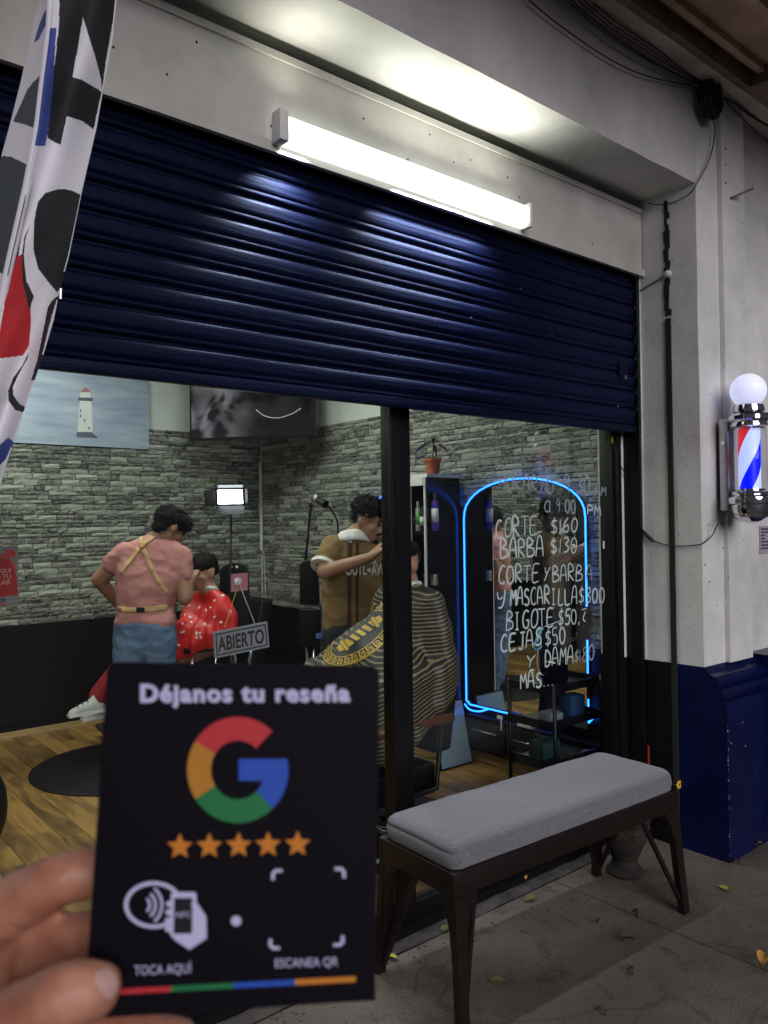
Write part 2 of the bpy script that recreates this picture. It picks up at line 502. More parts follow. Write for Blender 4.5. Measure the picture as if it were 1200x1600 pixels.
# plinth with its moulding, broken forward at the right
prof = [(2.0, 0), (1.70, 0), (1.70, .672), (1.708, .69), (1.722, .694), (1.714, .706), (1.712, .724), (1.722, .742), (1.742, .748), (1.734, .762), (1.736, .782), (1.750, .798), (1.775, .806), (1.80, .834), (2.0, .834)]
mb = MB(); mb.extr([(y, z) for y, z in prof], JX + .001, 3.80); mb.build('plinth', M['blue_paint'], B, auto=30)
mb = MB(); mb.extr([(y - .075, z + .01) for y, z in prof], 3.802, 6.5); mb.build('plinth', M['blue_paint'], B, auto=30)
mb = MB(); mb.extr([(y, z) for y, z in prof], -1.5, LX - .001); mb.build('plinth', M['blue_paint'], B, auto=30)
mb = MB(); mb.box((JX - .001, 2.0, 0), (3.6, 2.34, .834)); mb.build('reveal', M['black_paint'], B)
mb = MB(); mb.box((JX - .003, 1.945, 0), (JX + .0, 2.0, .836)); mb.build('reveal_edge', M['black_paint'], B)
mb = MB(); mb.box((-1, 2.0, 0), (LX, 2.34, .834)); mb.build('reveal', M['black_paint'], B)
# shallow moulding line between wall and cornice, cornice, balcony slab over the pavement
mb = MB(); rough_box(mb, (-1.5, 1.672, 3.442), (6.5, 2.3, 3.56), .08, .003); mb.build('cornice', M['cornice'], B, auto=50)
lipm = MB(); rough_box(lipm, (-1.5, 1.635, 3.425), (3.53, 1.670, 3.60), .05, .003)
rough_box(lipm, (3.53, 1.52, 3.425), (3.72, 1.668, 3.60), .05, .003); rough_box(lipm, (3.72, 1.62, 3.425), (6.5, 1.670, 3.60), .05, .003)
lipm.build('cornice_lip', M['lip'], B, auto=50)
mb = MB(); mb.box((-1.5, .5, 3.50), (6.5, 1.632, 3.80)).box((-1.5, 1.633, 3.603), (6.5, 1.9, 3.80)); mb.build('balcony_slab', M['balcony'], B)
mb = MB(); mb.box((-1.5, 1.57, 3.47), (3.53, 1.60, 3.499)); mb.box((-1.5, 1.36, 3.46), (6.5, 1.40, 3.499)); mb.build('balcony_rib', M['balcony'], B)
# upper wall above the cornice, roof mass of the shop
mb = MB(); mb.box((-1.5, 1.905, 3.80), (6.5, 2.3, 6.5)); mb.build('upper_wall', M['cream'], B)
mb = MB(); mb.box((3.80, 2.34, 0), (6.5, 7, 6.5)); mb.build('neighbour_wall', M['cream'], B)
# slot with its broken edge in the right reveal
cr = MB(); random.seed(3)
zz = [2.965 - i * .028 for i in range(20)]
for i, z in enumerate(zz[:-1]):
    w = .006 + .009 * random.random(); o = 1.945 + .010 * (random.random() - .5)
    cr.box((JX - .006, o - w, zz[i + 1]), (JX + .004, o + w, z))
cr.build('broken_slot', M['crack'], B)
box('track_slot', (JX - .009, 1.930, .0), (JX + .004, 1.955, 2.42), M['crack'], B)
for k in range(26):
    z = 2.95 - .55 * random.random(); y = 1.945 + .06 * (random.random() - .5)
    pass
ch = MB()
for k in range(22):
    z = .95 + 2.0 * random.random(); y = 1.83 + .27 * random.random(); s = .0015 + .003 * random.random() ** 2
    ch.ico((JX + .0005, y, z), (.002, s * 1.3, s * .7), 1)
for k in range(46):
    z = .9 + 2.5 * random.random(); x = 3.36 + .6 * random.random(); s = .0015 + .003 * random.random()
    yy = FY if x < 3.53 or z > 3 else (FY - .022 if x < 3.755 else FY + .03)
    ch.ico((x, yy, z), (s * 1.4, .002, s), 1)
pcm = MB()  # chips along the corner, plus pale specks painted on the face as highlights
for k in range(46):
    z = .02 + .66 * random.random(); s = .0012 + .0035 * random.random() ** 3
    if k % 2: pcm.ico((JX + .001 + .006 * random.random(), 1.70, z), (s, .0015, s * 1.6), 1)
    else: pcm.ico((JX + .55 * random.random(), 1.70, z), (s, .0012, s), 1)
pcm.build('chip_and_glint', mat('pale_chip_and_glint', (.35, .34, .38), .8), B).__setitem__('kind', 'stuff')
ch.build('chipped_paint', M['crack'], B).__setitem__('kind', 'stuff')
# holes and bolt
for y0 in (233, 258, 286):
    p = onY(1133, y0, FY - .02); MB().ico(p, (.006, .006, .008), 1).build('wall_hole', M['crack'], B)
a = onY(1141, 310, 1.778); b_ = onY(1177, 294, 1.70)
MB().tube([a, b_], .006, 8).build('iron_rod', M['lip'], B)
# clip of hardened filler on the slot and wire to it
p = onX(1043, 428, JX - .012)
MB().ico(p, (.012, .02, .018), 2).build('filler_lump', M['cream'], B, smooth=True)

# ------------------------------------------------------------------ interior of the shop
fl = box('shop_floor', (-.9, 2.262, -.05), (SX, BY, .004), M['black_paint']); tag(fl, kind='structure')
def wood_mat():
    mt, n, b = nt('laminate_plank'); L = n.links
    oi = n.nodes.new('ShaderNodeObjectInfo'); tc = n.nodes.new('ShaderNodeTexCoord')
    mp = n.nodes.new('ShaderNodeMapping'); mp.inputs['Scale'].default_value = (9, 1.5, 1)
    L.new(tc.outputs['Object'], mp.inputs[0])
    add = n.nodes.new('ShaderNodeVectorMath'); add.operation = 'ADD'
    sc = n.nodes.new('ShaderNodeVectorMath'); sc.operation = 'SCALE'; sc.inputs[3].default_value = 40
    cb = n.nodes.new('ShaderNodeCombineXYZ'); L.new(oi.outputs['Random'], cb.inputs[0]); L.new(oi.outputs['Random'], cb.inputs[1])
    L.new(cb.outputs[0], sc.inputs[0]); L.new(mp.outputs[0], add.inputs[0]); L.new(sc.outputs[0], add.inputs[1])
    nz = n.nodes.new('ShaderNodeTexNoise'); nz.inputs['Scale'].default_value = 1.3; nz.inputs['Detail'].default_value = 7; nz.inputs['Distortion'].default_value = 1.2
    L.new(add.outputs[0], nz.inputs['Vector'])
    cr = n.nodes.new('ShaderNodeValToRGB'); e = cr.color_ramp.elements
    e[0].position = .30; e[0].color = (.085, .045, .018, 1); e[1].position = .66; e[1].color = (.38, .21, .062, 1)
    q = e.new(.5); q.color = (.215, .118, .036, 1)
    ad = n.nodes.new('ShaderNodeMath'); ad.operation = 'MULTIPLY_ADD'; ad.inputs[1].default_value = .22; ad.inputs[2].default_value = -.11
    L.new(oi.outputs['Random'], ad.inputs[0])
    a2 = n.nodes.new('ShaderNodeMath'); a2.operation = 'ADD'; L.new(nz.outputs['Fac'], a2.inputs[0]); L.new(ad.outputs[0], a2.inputs[1])
    L.new(a2.outputs[0], cr.inputs[0]); L.new(cr.outputs[0], b.inputs['Base Color'])
    b.inputs['Roughness'].default_value = .33
    return mt
M['plank'] = wood_mat()
random.seed(11)
pw = .108; pm = {}
for i in range(int((SX + .1) / pw) + 1):
    x0 = SX - .012 - (i + 1) * pw
    if x0 < .0: break
    y = 2.264 - random.random() * .8
    while y < BY:
        ln = random.choice((.42, .62, .9, 1.1))
        ya, yb = max(y, 2.266), min(y + ln, BY - .012)
        if yb - ya > .04:
            key = round(yb - ya, 3)
            if key not in pm:
                q = MB().box((.0008, 0, 0), (pw - .0008, key - .0016, .016), bev=.0012); pm[key] = q.mesh('plank'); pm[key].materials.append(M['plank'])
            o = bpy.data.objects.new('plank', pm[key]); C.objects.link(o); o.location = (x0, ya, .006); o.parent = fl
        y += ln
FZ = .022
# walls
bw = box('back_wall', (-.9, BY, 0), (SX + .2, BY + .12, 3.1), M['inner_white']); tag(bw, kind='structure')
sdw = box('side_wall', (SX, 2.262, 0), (SX + .15, BY - .001, 3.1), M['inner_white']); tag(sdw, kind='structure')
lw = box('far_side_wall', (-1.02, 2.262, 0), (-.9, BY, 3.1), M['inner_white']); tag(lw, kind='structure')
ce = box('shop_ceiling', (-.9, 2.262, 3.1), (SX + .1, BY, 3.2), M['inner_white']); tag(ce, kind='structure')
fr = MB().box((LX, 2.263, 2.02), (SX, 2.34, 2.93)).build('front_wall', M['inner_white']); tag(fr, kind='structure')
fr = box('front_wall', (-.9, 2.341, 0), (LX, 2.40, 3.1), M['soft_black']); tag(fr, kind='structure')
box('wainscot', (-.9, BY - .030, .115), (SX - .001, BY - .001, .800), M['soft_black'], bw)
box('wainscot', (SX - .026, 2.30, .115), (SX - .001, BY - .031, .800), M['soft_black'], sdw)
box('skirting_board', (-.9, BY - .022, FZ), (SX - .001, BY - .001, .112), M['black_paint'], bw)
box('skirting_trim', (-.9, BY - .046, FZ), (SX - .03, BY - .0225, .060), M['wood_base'], bw)
box('skirting_trim', (SX - .042, 2.30, FZ), (SX - .001, BY - .05, .085), M['wood_base'], sdw)
# ledgestone cladding
def stone_mat():
    mt, n, b = nt('ledgestone'); L = n.links
    at = n.nodes.new('ShaderNodeAttribute'); at.attribute_name = 'tone'
    ge = n.nodes.new('ShaderNodeNewGeometry')
    mp = n.nodes.new('ShaderNodeMapping'); mp.inputs['Scale'].default_value = (1, 1, 3.2)
    L.new(ge.outputs['Position'], mp.inputs[0])
    nz = n.nodes.new('ShaderNodeTexNoise'); nz.inputs['Scale'].default_value = 30; nz.inputs['Detail'].default_value = 9; nz.inputs['Roughness'].default_value = .72
    L.new(mp.outputs[0], nz.inputs['Vector'])
    m1 = n.nodes.new('ShaderNodeMath'); m1.operation = 'MULTIPLY_ADD'; m1.inputs[1].default_value = .30; L.new(at.outputs['Fac'], m1.inputs[0]); L.new(nz.outputs['Fac'], m1.inputs[2])
    cr = n.nodes.new('ShaderNodeValToRGB'); e = cr.color_ramp.elements
    e[0].position = .42; e[0].color = (.028, .033, .030, 1); e[1].position = 1.0; e[1].color = (.50, .53, .45, 1)
    q = e.new(.64); q.color = (.285, .292, .25, 1)
    L.new(m1.outputs[0], cr.inputs[0]); L.new(cr.outputs[0], b.inputs['Base Color'])
    bp = n.nodes.new('ShaderNodeBump'); bp.inputs['Strength'].default_value = .6; bp.inputs['Distance'].default_value = .012
    L.new(nz.outputs['Fac'], bp.inputs['Height']); L.new(bp.outputs[0], b.inputs['Normal'])
    b.inputs['Roughness'].default_value = .7
    return mt
M['stone'] = stone_mat()
M['mortar'] = mat('dark_joint', (.018, .02, .019), .9)
def stone_geo(w, h, d, rnd):
    """front faces -Y, origin lower left at the wall; a rough block of 26 triangles"""
    g_ = .002
    xs = [g_, g_ + w * .3 * (1 + .3 * rnd.random()), w * .68, w - g_]
    vs = []; fs = []
    for j, z in enumerate((g_, h * .5, h - g_)):
        for i, x in enumerate(xs):
            edge = (i in (0, 3)) or (j in (0, 2))
            dd = d * (.55 + .35 * rnd.random()) if edge else d * (.8 + .5 * rnd.random())
            vs.append((x + (0 if i in (0, 3) else rnd.uniform(-.008, .008)), -dd, z + (rnd.uniform(-.0025, .0025))))
    for j in range(2):
        for i in range(3):
            a = j * 4 + i; fs.append((a, a + 1, a + 5, a + 4))
    nb = len(vs); rim = [0, 1, 2, 3, 7, 11, 10, 9, 8, 4]
    for r in rim: vs.append((vs[r][0], 0.0, vs[r][2]))
    for k in range(len(rim)):
        k2 = (k + 1) % len(rim); fs.append((rim[k2], rim[k], nb + k, nb + k2))
    return vs, fs
def tone_attr(me, tones):
    a = me.attributes.new('tone', 'FLOAT', 'FACE'); a.data.foreach_set('value', tones)
def clad(wall, along, u0, u1, z0, z1, blocked, seed):
    rnd = random.Random(seed); hs = (.028, .036, .044)
    meshes = {}
    slots = []
    z = z0; row = 0
    while z < z1 - .02:
        h = rnd.choice(hs); h = min(h, z1 - z)
        if z1 - z - h < .02: h = z1 - z
        u = u0 - rnd.random() * .15
        while u < u1:
            w = rnd.choice((.07, .10, .13, .165, .205))
            a, b2 = max(u, u0), min(u + w, u1)
            if b2 - a > .03: slots.append((a, z, b2 - a, h))
            u += w
        z += h
    scored = []
    for s in slots:
        u, zz, w, h = s
        pt = (lambda du, dz: V((u + du, BY, zz + dz)) if along == 'X' else V((SX, u + du, zz + dz)))
        x1, y1, t1 = proj(pt(0, 0)); x2, y2, t2 = proj(pt(w, h))
        x3, y3, _ = proj(pt(0, h))
        area = abs((x2 - x1)) * abs(y3 - y1)
        xm, ym = (x1 + x2) / 2, (y1 + y2) / 2
        vis = -5 < xm < 960 and t1 > 0 and ym > 577 + .0934 * (xm - 61) - 4 and not blocked(xm, ym, pt(w / 2, h / 2))
        scored.append((area if vis else -1, s))
    scored.sort(key=lambda q: -q[0])
    parts = [q for q in scored[:300] if q[0] > 0]; rest = scored[len(parts):]
    for _, (u, zz, w, h) in parts:
        wk, hk = round(w, 2), h if h in hs else round(h, 3)
        key = (wk, hk, rnd.randrange(3))
        if key not in meshes:
            vs, fs = stone_geo(wk, hk, .010 + .008 * rnd.random(), rnd)
            me = bpy.data.meshes.new('stone'); me.from_pydata(vs, [], fs); tone_attr(me, [rnd.random() ** 1.6] * len(fs)); me.materials.append(M['stone']); meshes[key] = me
        o = bpy.data.objects.new('stone', meshes[key]); C.objects.link(o); o.parent = wall
        o.scale = (w / wk, 1, 1)
        if along == 'X': o.location = (u, BY - .003, zz)
        else:
            o.location = (SX - .003, u + w, zz); o.rotation_euler = (0, 0, -math.pi / 2)
    av = []; af = []; tn = []
    for _, (u, zz, w, h) in rest:
        vs, fs = stone_geo(w, h, .010 + .008 * rnd.random(), rnd); k = len(av)
        if along == 'X': av += [(u + x, BY - .003 + y, zz + z_) for x, y, z_ in vs]
        else: av += [(SX - .003 + y, u + w - x, zz + z_) for x, y, z_ in vs]
        af += [tuple(i + k for i in f) for f in fs]; tn += [rnd.random() ** 1.6] * len(fs)
    me = bpy.data.meshes.new('stone_cladding'); me.from_pydata(av, [], af); tone_attr(me, tn)
    o = link('stone_cladding', me, M['stone'], wall); o['kind'] = 'stuff'
    if along == 'X': box('mortar_bed', (u0, BY - .0028, z0), (u1, BY - .0002, z1), M['mortar'], wall)
    else: box('mortar_bed', (SX - .0028, u0, z0), (SX - .0002, u1, z1), M['mortar'], wall)
clad(bw, 'X', -.88, SX - .02, .803, 2.26, lambda x, y, p: (y < 705 and (x < 233 or x > 300)) or (150 < x < 300 and y > 830), 5)
clad(sdw, 'Y', 2.32, BY - .02, .803, 2.26, lambda x, y, p: (2.58 < p.y < 3.5 and p.z < 1.65) or 594 < x < 637 or (500 < x < 600 and y > 830) or (637 < x < 728 and y > 745), 6)
# far side wall, seen only in the mirrors
rnd = random.Random(44); av = []; af = []; tn = []; z = .803
while z < 2.24:
    h = rnd.choice((.036, .044, .052)); u = 2.4
    while u < BY:
        w = rnd.choice((.09, .13, .17, .21, .27)); vs, fs = stone_geo(w, h, .015, rnd); k = len(av)
        av += [(-.897 - y, u + x, z + z_) for x, y, z_ in vs]; af += [tuple(i + k for i in reversed(f)) for f in fs]; tn += [rnd.random() ** 1.6] * len(fs); u += w
    z += h
me = bpy.data.meshes.new('stone_cladding'); me.from_pydata(av, [], af); tone_attr(me, tn); o = link('stone_cladding', me, M['stone'], lw); o['kind'] = 'stuff'
lk = thing('locker', (-.6, 5.2, .02), 'tall black locker against the far side wall, seen in the mirror', 'locker')
box('body', (-.87, 4.75, .02), (-.42, 5.60, 2.0), M['soft_black'], lk, bev=.01)
for yy in (4.77, 5.185): box('door', (-.419, yy, .06), (-.402, yy + .40, 1.97), M['black_metal'], lk, bev=.004)
sfh = thing('wall_shelf', (-.75, 4.3, 1.62), 'brown wooden wall shelf seen in the neon mirror', 'shelf')
box('board', (-.87, 3.95, 1.60), (-.66, 4.60, 1.635), mat('brown_shelf_wood', (.16, .075, .035), .5), sfh, bev=.003)
for yy in (4.05, 4.48): box('bracket', (-.87, yy, 1.50), (-.72, yy + .02, 1.598), M['steel'], sfh)
# dark dado of the far side wall
box('wainscot', (-.9, 2.45, .02), (-.875, BY - .05, .80), M['soft_black'], lw)

# ------------------------------------------------------------------ shop window
Wd = thing('shop_window', (1.9, GY, 0), 'black framed shop window with two tall panes below the blue shutter', 'window')
FM = M['black_metal']
box('mullion', (1.865, GY - .030, .03), (1.955, GY + .034, 2.0), FM, Wd, bev=.003)
box('mullion', (1.845, GY - .052, .03), (1.868, GY - .031, 2.0), FM, Wd, bev=.002)
box('right_frame', (3.238, GY - .03, .03), (3.285, GY + .04, 2.0), FM, Wd, bev=.003)
box('right_frame', (3.250, GY - .055, .03), (3.280, GY - .031, 2.0), FM, Wd, bev=.003)
box('left_frame', (LX + .002, GY - .03, .03), (LX + .07, GY + .03, 2.0), FM, Wd, bev=.003)
box('top_rail', (LX + .071, GY - .025, 1.955), (1.863, GY + .025, 2.0), FM, Wd)
box('top_rail', (1.957, GY - .025, 1.955), (3.236, GY + .025, 2.0), FM, Wd)
box('sill', (LX + .002, GY - .045, -.003), (3.335, GY + .04, .028), FM, Wd)
box('bottom_rail', (LX + .071, GY - .02, .03), (1.863, GY + .02, .085), FM, Wd)
box('bottom_rail', (1.957, GY - .02, .03), (3.236, GY + .02, .085), FM, Wd)
box('pane', (LX + .071, GY - .003, .086), (1.863, GY + .003, 1.954), M['glass'], Wd)
box('pane', (1.957, GY - .003, .086), (3.236, GY + .003, 1.954), M['glass'], Wd)
box('painted_strip', (3.288, GY - .045, .84), (3.312, GY + .02, 2.0), M['cream'], Wd)
box('side_post', (3.314, 2.09, 0), (JX - .010, GY + .03, 2.0), M['black_paint'], Wd)
box('side_post', (3.288, GY - .045, .03), (3.312, GY + .02, .838), M['black_paint'], Wd)

# ------------------------------------------------------------------ roller shutter
Sh = thing('roller_shutter', (1.9, SY, 1.92), 'navy blue ribbed roller shutter pulled half way down', 'shutter')
pitch = .0815
pu = [(0, .006), (.04, .006), (.09, .005), (.13, -.002), (.20, -.0075), (.34, -.0085), (.55, -.0085), (.66, -.0075), (.70, -.005), (.74, -.002), (.78, -.004), (.84, -.0065), (.92, -.005), (.97, 0), (1, .006)]
front = [(SY + y, -u * pitch) for u, y in pu]
prof = front + [(y + .002, z) for y, z in reversed(front)]
sm = MB().extr(prof, LX + .01, JX - .008)
sme = sm.mesh('slat'); 
for p in sme.polygons: p.use_smooth = True
autosmooth(sme, 50); sme.materials.append(M['shutter'])
random.seed(5)
for i in range(13):
    o = bpy.data.objects.new('slat', sme); C.objects.link(o); o.parent = Sh; o.matrix_parent_inverse = Matrix.Translation(-Sh.location)
    o.location = (0, random.uniform(-.0012, .0012), 2.02 + i * pitch + pitch * .0 + .0)
fk = MB(); random.seed(77)  # pale specks painted on the slats as glints
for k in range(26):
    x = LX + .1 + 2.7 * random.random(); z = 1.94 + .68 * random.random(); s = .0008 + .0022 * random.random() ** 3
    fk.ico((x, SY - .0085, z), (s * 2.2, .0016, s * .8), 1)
fk.build('glint_speck', mat('painted_glint', (.30, .31, .34), .5), Sh).__setitem__('kind', 'stuff')
box('bottom_bar', (LX + .01, SY - .016, 1.905), (JX - .008, SY + .016, 1.9385), M['shutter'], Sh, bev=.004)
p = onY(977, 590, SY - .016)
MB().lathe((p.x, p.y, p.z), [(.010, .004), (.010, -.004), (.005, -.005), (.005, 0)], 14, axis='Y').build('lock_cylinder', M['steel'], Sh, auto=30)
box('lock_plate', (p.x - .045, p.y + .003, p.z - .02), (p.x + .03, p.y + .008, p.z + .07), M['shutter'], Sh, bev=.004)
box('guide_flange', (JX - .030, 2.088, 1.90), (JX - .009, 2.094, 2.64), M['black_metal'], Sh)
box('guide_rail', (JX - .0085, 2.085, .836), (JX - .001, 2.14, 2.66), M['cream'], Sh)
# housing: sheet metal box with a folded lip
Hs = thing('shutter_housing', (1.9, 2.15, 2.65), 'cream sheet metal box holding the rolled shutter under the beam', 'shutter box')
mb = MB(); rough_box(mb, (LX + .005, 2.072, 2.672), (JX + .0 - .006, 2.262, 2.958), .07, .0012); mb.build('casing', M['metal_cream'], Hs, auto=45)
mb = MB(); rough_box(mb, (LX + .005, 2.056, 2.640), (JX - .006, 2.074, 2.674), .05, .001); mb.build('lower_lip', M['metal_cream'], Hs, auto=45)
mb = MB(); mb.box((LX + .005, 2.064, 2.940), (JX - .006, 2.0735, 2.962)); mb.build('upper_lip', M['metal_cream'], Hs)
xs = onY(443, 150, 2.07).x
rv = MB(); random.seed(9)
for k in range(14):
    rv.ico((.7 + 2.5 * random.random(), 2.072, 2.70 + .22 * random.random()), (.004, .002, .005), 1)
rv.build('rust_spot', M['crack'], Hs).__setitem__('kind', 'stuff')
a = onZ(500, 106, 2.99); b_ = onZ(575, 118, 2.99)
tag(box('black_strut', (a.x - .05, 2.11, 2.972), (a.x + .22, 2.135, 2.99), M['black_metal'], Hs))
# ------------------------------------------------------------------ light fixture over the shutter
Lf = thing('tube_light', (1.87, 2.03, 2.70), 'long lit white LED tube light fixed under the beam above the shutter', 'light fixture')
lx0, lx1 = 1.285, 2.452
M['tube_lit'] = emis('lit_diffuser', (.95, 1.0, .92), 1.7)
mb = MB(); zc = 2.705
pr = [(2.0535, 2.662), (2.0535, 2.748), (2.032, 2.750), (2.014, 2.738), (2.008, 2.712), (2.011, 2.68), (2.024, 2.663)]
mb.extr(pr, lx0 + .032, lx1 - .012); mb.build('diffuser', M['tube_lit'], Lf, auto=50)
box('end_cap', (lx0 - .002, 2.004, 2.657), (lx0 + .031, 2.0545, 2.754), M['white_plastic'], Lf, bev=.006)
box('end_cap', (lx1 - .0115, 2.004, 2.657), (lx1 + .004, 2.0545, 2.754), M['white_plastic'], Lf, bev=.004)
def area(name, loc, d, sx, sy, e, col, spread=180, parent=None):
    l = bpy.data.lights.new(name, 'AREA'); l.shape = 'RECTANGLE'; l.size = sx; l.size_y = sy; l.energy = e; l.color = col; l.spread = R_(spread)
    o = bpy.data.objects.new(name, l); C.objects.link(o); o.location = loc
    o.rotation_euler = V(d).to_track_quat('-Z', 'Y').to_euler()
    if parent is not None:
        o.parent = parent; o.matrix_parent_inverse = Matrix.Translation(-V(parent.location))
    return o
# area lights added outside the diffuser shape pools on the shutter and beam
wc = (.80, .88, 1.0)
area('added_pool_light', (1.36, 2.030, 2.6605), (0, .30, -1), .11, .03, 1.9, wc, 95, Lf)
area('added_pool_light', (2.02, 2.030, 2.6605), (0, .30, -1), .50, .03, 6.5, wc, 90, Lf)
area('added_pool_light', (2.02, 2.02, 2.760), (0, -.40, 1), .72, .03, 1.25, (1, 1, .88), 120, Lf)
area('added_pool_light', (1.345, 2.02, 2.760), (0, -.40, 1), .09, .03, .25, (1, 1, .84), 110, Lf)
# ------------------------------------------------------------------ ceiling lights in the shop
M['panel_lit'] = emis('ceiling_panel_lit', (.93, 1.0, .90), 20)
for k, (x, y) in enumerate(((.55, 3.2), (2.35, 4.0), (1.3, 5.1))):
    t = thing('ceiling_light', (x, y, 3.08), ['square lit ceiling panel nearest the shop window inside', 'square lit ceiling panel above the two working barbers', 'square lit ceiling panel nearest the back wall inside'][k], 'ceiling light', 'lit panels on the shop ceiling')
    box('diffuser', (x - .28, y - .28, 3.062), (x + .28, y + .28, 3.078), M['panel_lit'], t)
    f = MB(); f.box((x - .31, y - .31, 3.058), (x - .281, y + .31, 3.099)).box((x + .281, y - .31, 3.058), (x + .31, y + .31, 3.099)).box((x - .281, y - .31, 3.058), (x + .281, y - .281, 3.099)).box((x - .281, y + .281, 3.058), (x + .281, y + .31, 3.099))
    f.build('frame', M['white_plastic'], t)
# ------------------------------------------------------------------ padded bench
Bn = thing('padded_bench', (2.24, 1.85, 0), 'dark wood bench with grey upholstered cushion standing in front of the window', 'bench')
M['cushion'] = mat('grey_woven_fabric', (.165, .158, .178), .95, var=.42, scale=210, bump=.5, bscale=420, sheen=.3)
M['dark_wood'] = mat('dark_stained_wood', (.009, .0035, .003), .42, var=.45, scale=9, stretch=(1, 6, 6), bump=.1)
bx0, bx1, by0, by1 = 1.655, 2.805, 1.655, 2.015
bm = bmesh.new(); bmesh.ops.create_cube(bm, size=1)
bmesh.ops.subdivide_edges(bm, edges=bm.edges[:], cuts=1)
me = bpy.data.meshes.new('cushion'); bm.free()
# cushion: superellipsoid-like pad with a slightly crowned top and a seam
mb = MB(); nx, ny = 60, 26; cx, cy = (bx0 + bx1) / 2, (by0 + by1) / 2; hx, hy = (bx1 - bx0) / 2 - .006, (by1 - by0) / 2 - .006
def pad(z, inset): return z, inset
levels = [(.455, .006), (.461, .0), (.491, -.003), (.503, -.001), (.5055, .003), (.508, -.001), (.521, .003), (.532, .013), (.537, .028)]
def ring(z, ins, rc=.035):
    pts = []
    ax, ay = hx - ins, hy - ins
    for q, (sx, sy) in enumerate(((1, 1), (-1, 1), (-1, -1), (1, -1))):
        for k in range(7):
            a = q * math.pi / 2 + k / 6 * math.pi / 2
            pts.append((cx + sx * (ax - rc) + rc * math.cos(a), cy + sy * (ay - rc) + rc * math.sin(a)))
    out = []
    for i in range(len(pts)):
        a, b2 = V(pts[i]), V(pts[(i + 1) % len(pts)]); d = (b2 - a).length; k = max(1, int(d / .03)) if d > .1 else 1
        if d > .1: k = 36 if abs(b2.x - a.x) > .5 else 10
        out += [a.lerp(b2, j / k) for j in range(k)]
    return [(p.x, p.y, z) for p in out]
rings = [ring(z, i) for z, i in levels]
nr = len(rings[0]); vs = []; fs = []
for li, rg in enumerate(rings):
    for p in rg:
        nn = noise.noise(V(p) * 7) * .003 + noise.noise(V(p) * 23) * .0012
        vs.append((p[0] + nn * .6, p[1] + nn, p[2] + (nn if li > 1 else 0)))
for a in range(len(rings) - 1):
    for k in range(nr): fs.append((a * nr + k, a * nr + (k + 1) % nr, (a + 1) * nr + (k + 1) % nr, (a + 1) * nr + k))
# crowned top in concentric rings
prev = len(rings) - 1; base = len(vs)
last = rings[-1]
for s_, dz in ((.9, .004), (.7, .008), (.45, .011), (.2, .012)):
    k0 = len(vs)
    for p in last:
        q = (cx + (p[0] - cx) * (1 - (1 - s_) * (hy / hx) * 1.0 if True else s_), cy + (p[1] - cy) * s_, .537 + dz * .5 + noise.noise(V(p) * 5 * s_) * .002)
        vs.append(q)
    pk = (k0 - nr)
    for k in range(nr): fs.append((pk + k, pk + (k + 1) % nr, k0 + (k + 1) % nr, k0 + k))
fs.append(tuple(range(len(vs) - nr, len(vs))))
MB().add(vs, fs).build('cushion', M['cushion'], Bn, smooth=True)
box('seat_panel', (bx0 + .02, by0 + .02, .425), (bx1 - .02, by1 - .02, .4535), M['dark_wood'], Bn)
f = MB(); t_ = .022
f.box((bx0 - .006, by0 - .004, .385), (bx1 + .006, by0 - .004 + t_, .4555), bev=.002)
f.build('apron', M['dark_wood'], Bn, auto=30)
f = MB().box((bx0 - .006, by1 - t_ + .004, .385), (bx1 + .006, by1 + .004, .4555), bev=.002); f.build('apron', M['dark_wood'], Bn, auto=30)
for x in (bx0 - .006, bx1 + .006 - t_):
    MB().box((x, by0 + .0185, .385), (x + t_, by1 - .0185, .4555), bev=.002).build('end_apron', M['dark_wood'], Bn, auto=30)
for ix, x in enumerate((bx0, bx1)):
    s1 = 1 if ix == 0 else -1
    for iy, y in enumerate((by0, by1)):
        s2 = 1 if iy == 0 else -1
        # tapered leg: wide bracket at the top, narrow foot, splayed slightly outwards
        X = lambda v: x + s1 * v
        Y = lambda v: y + s2 * v
        lg = MB()
        prof = [(-.004, .385), (.092, .385), (.056, .335), (.038, .27), (.020, 0), (-.014, 0), (-.008, .2)]
        lg.add([(X(u), Y(-.005), z) for u, z in prof] + [(X(u), Y(.022), z) for u, z in prof],
               [tuple(range(7)), tuple(range(13, 6, -1))] + [(i, (i + 1) % 7, 7 + (i + 1) % 7, 7 + i) for i in range(7)])
        prof = [(.023, .384), (.070, .384), (.045, .345), (.030, .28), (.023, .02)]
        lg.add([(X(-.003), Y(u), z) for u, z in prof] + [(X(.019), Y(u), z) for u, z in prof],
               [tuple(range(5)), tuple(range(9, 4, -1))] + [(i, (i + 1) % 5, 5 + (i + 1) % 5, 5 + i) for i in range(5)])
        lg.v = [(x_, y_ - s2 * .032 * (1 - z_ / .385), z_) for x_, y_, z_ in lg.v]
        lg.build('leg', M['dark_wood'], Bn)
        # slanted stay from the foot up to the middle of the end rail and to the long apron
        if iy == 1:
            q = MB(); q.tube([(X(.010), Y(.02 - .029), .03), (X(.012), Y(.17), .386)], .0115, 4); q.build('stay', M['dark_wood'], Bn)
        q = MB(); q.tube([(X(.02), Y(.012 - .028), .05), (X(.11 if ix == 0 else .19), Y(.03), .386)], .010, 4); q.build('stay', M['dark_wood'], Bn)
Bn.rotation_euler = (0, 0, R_(-2.6)); Bn.location.x += .006
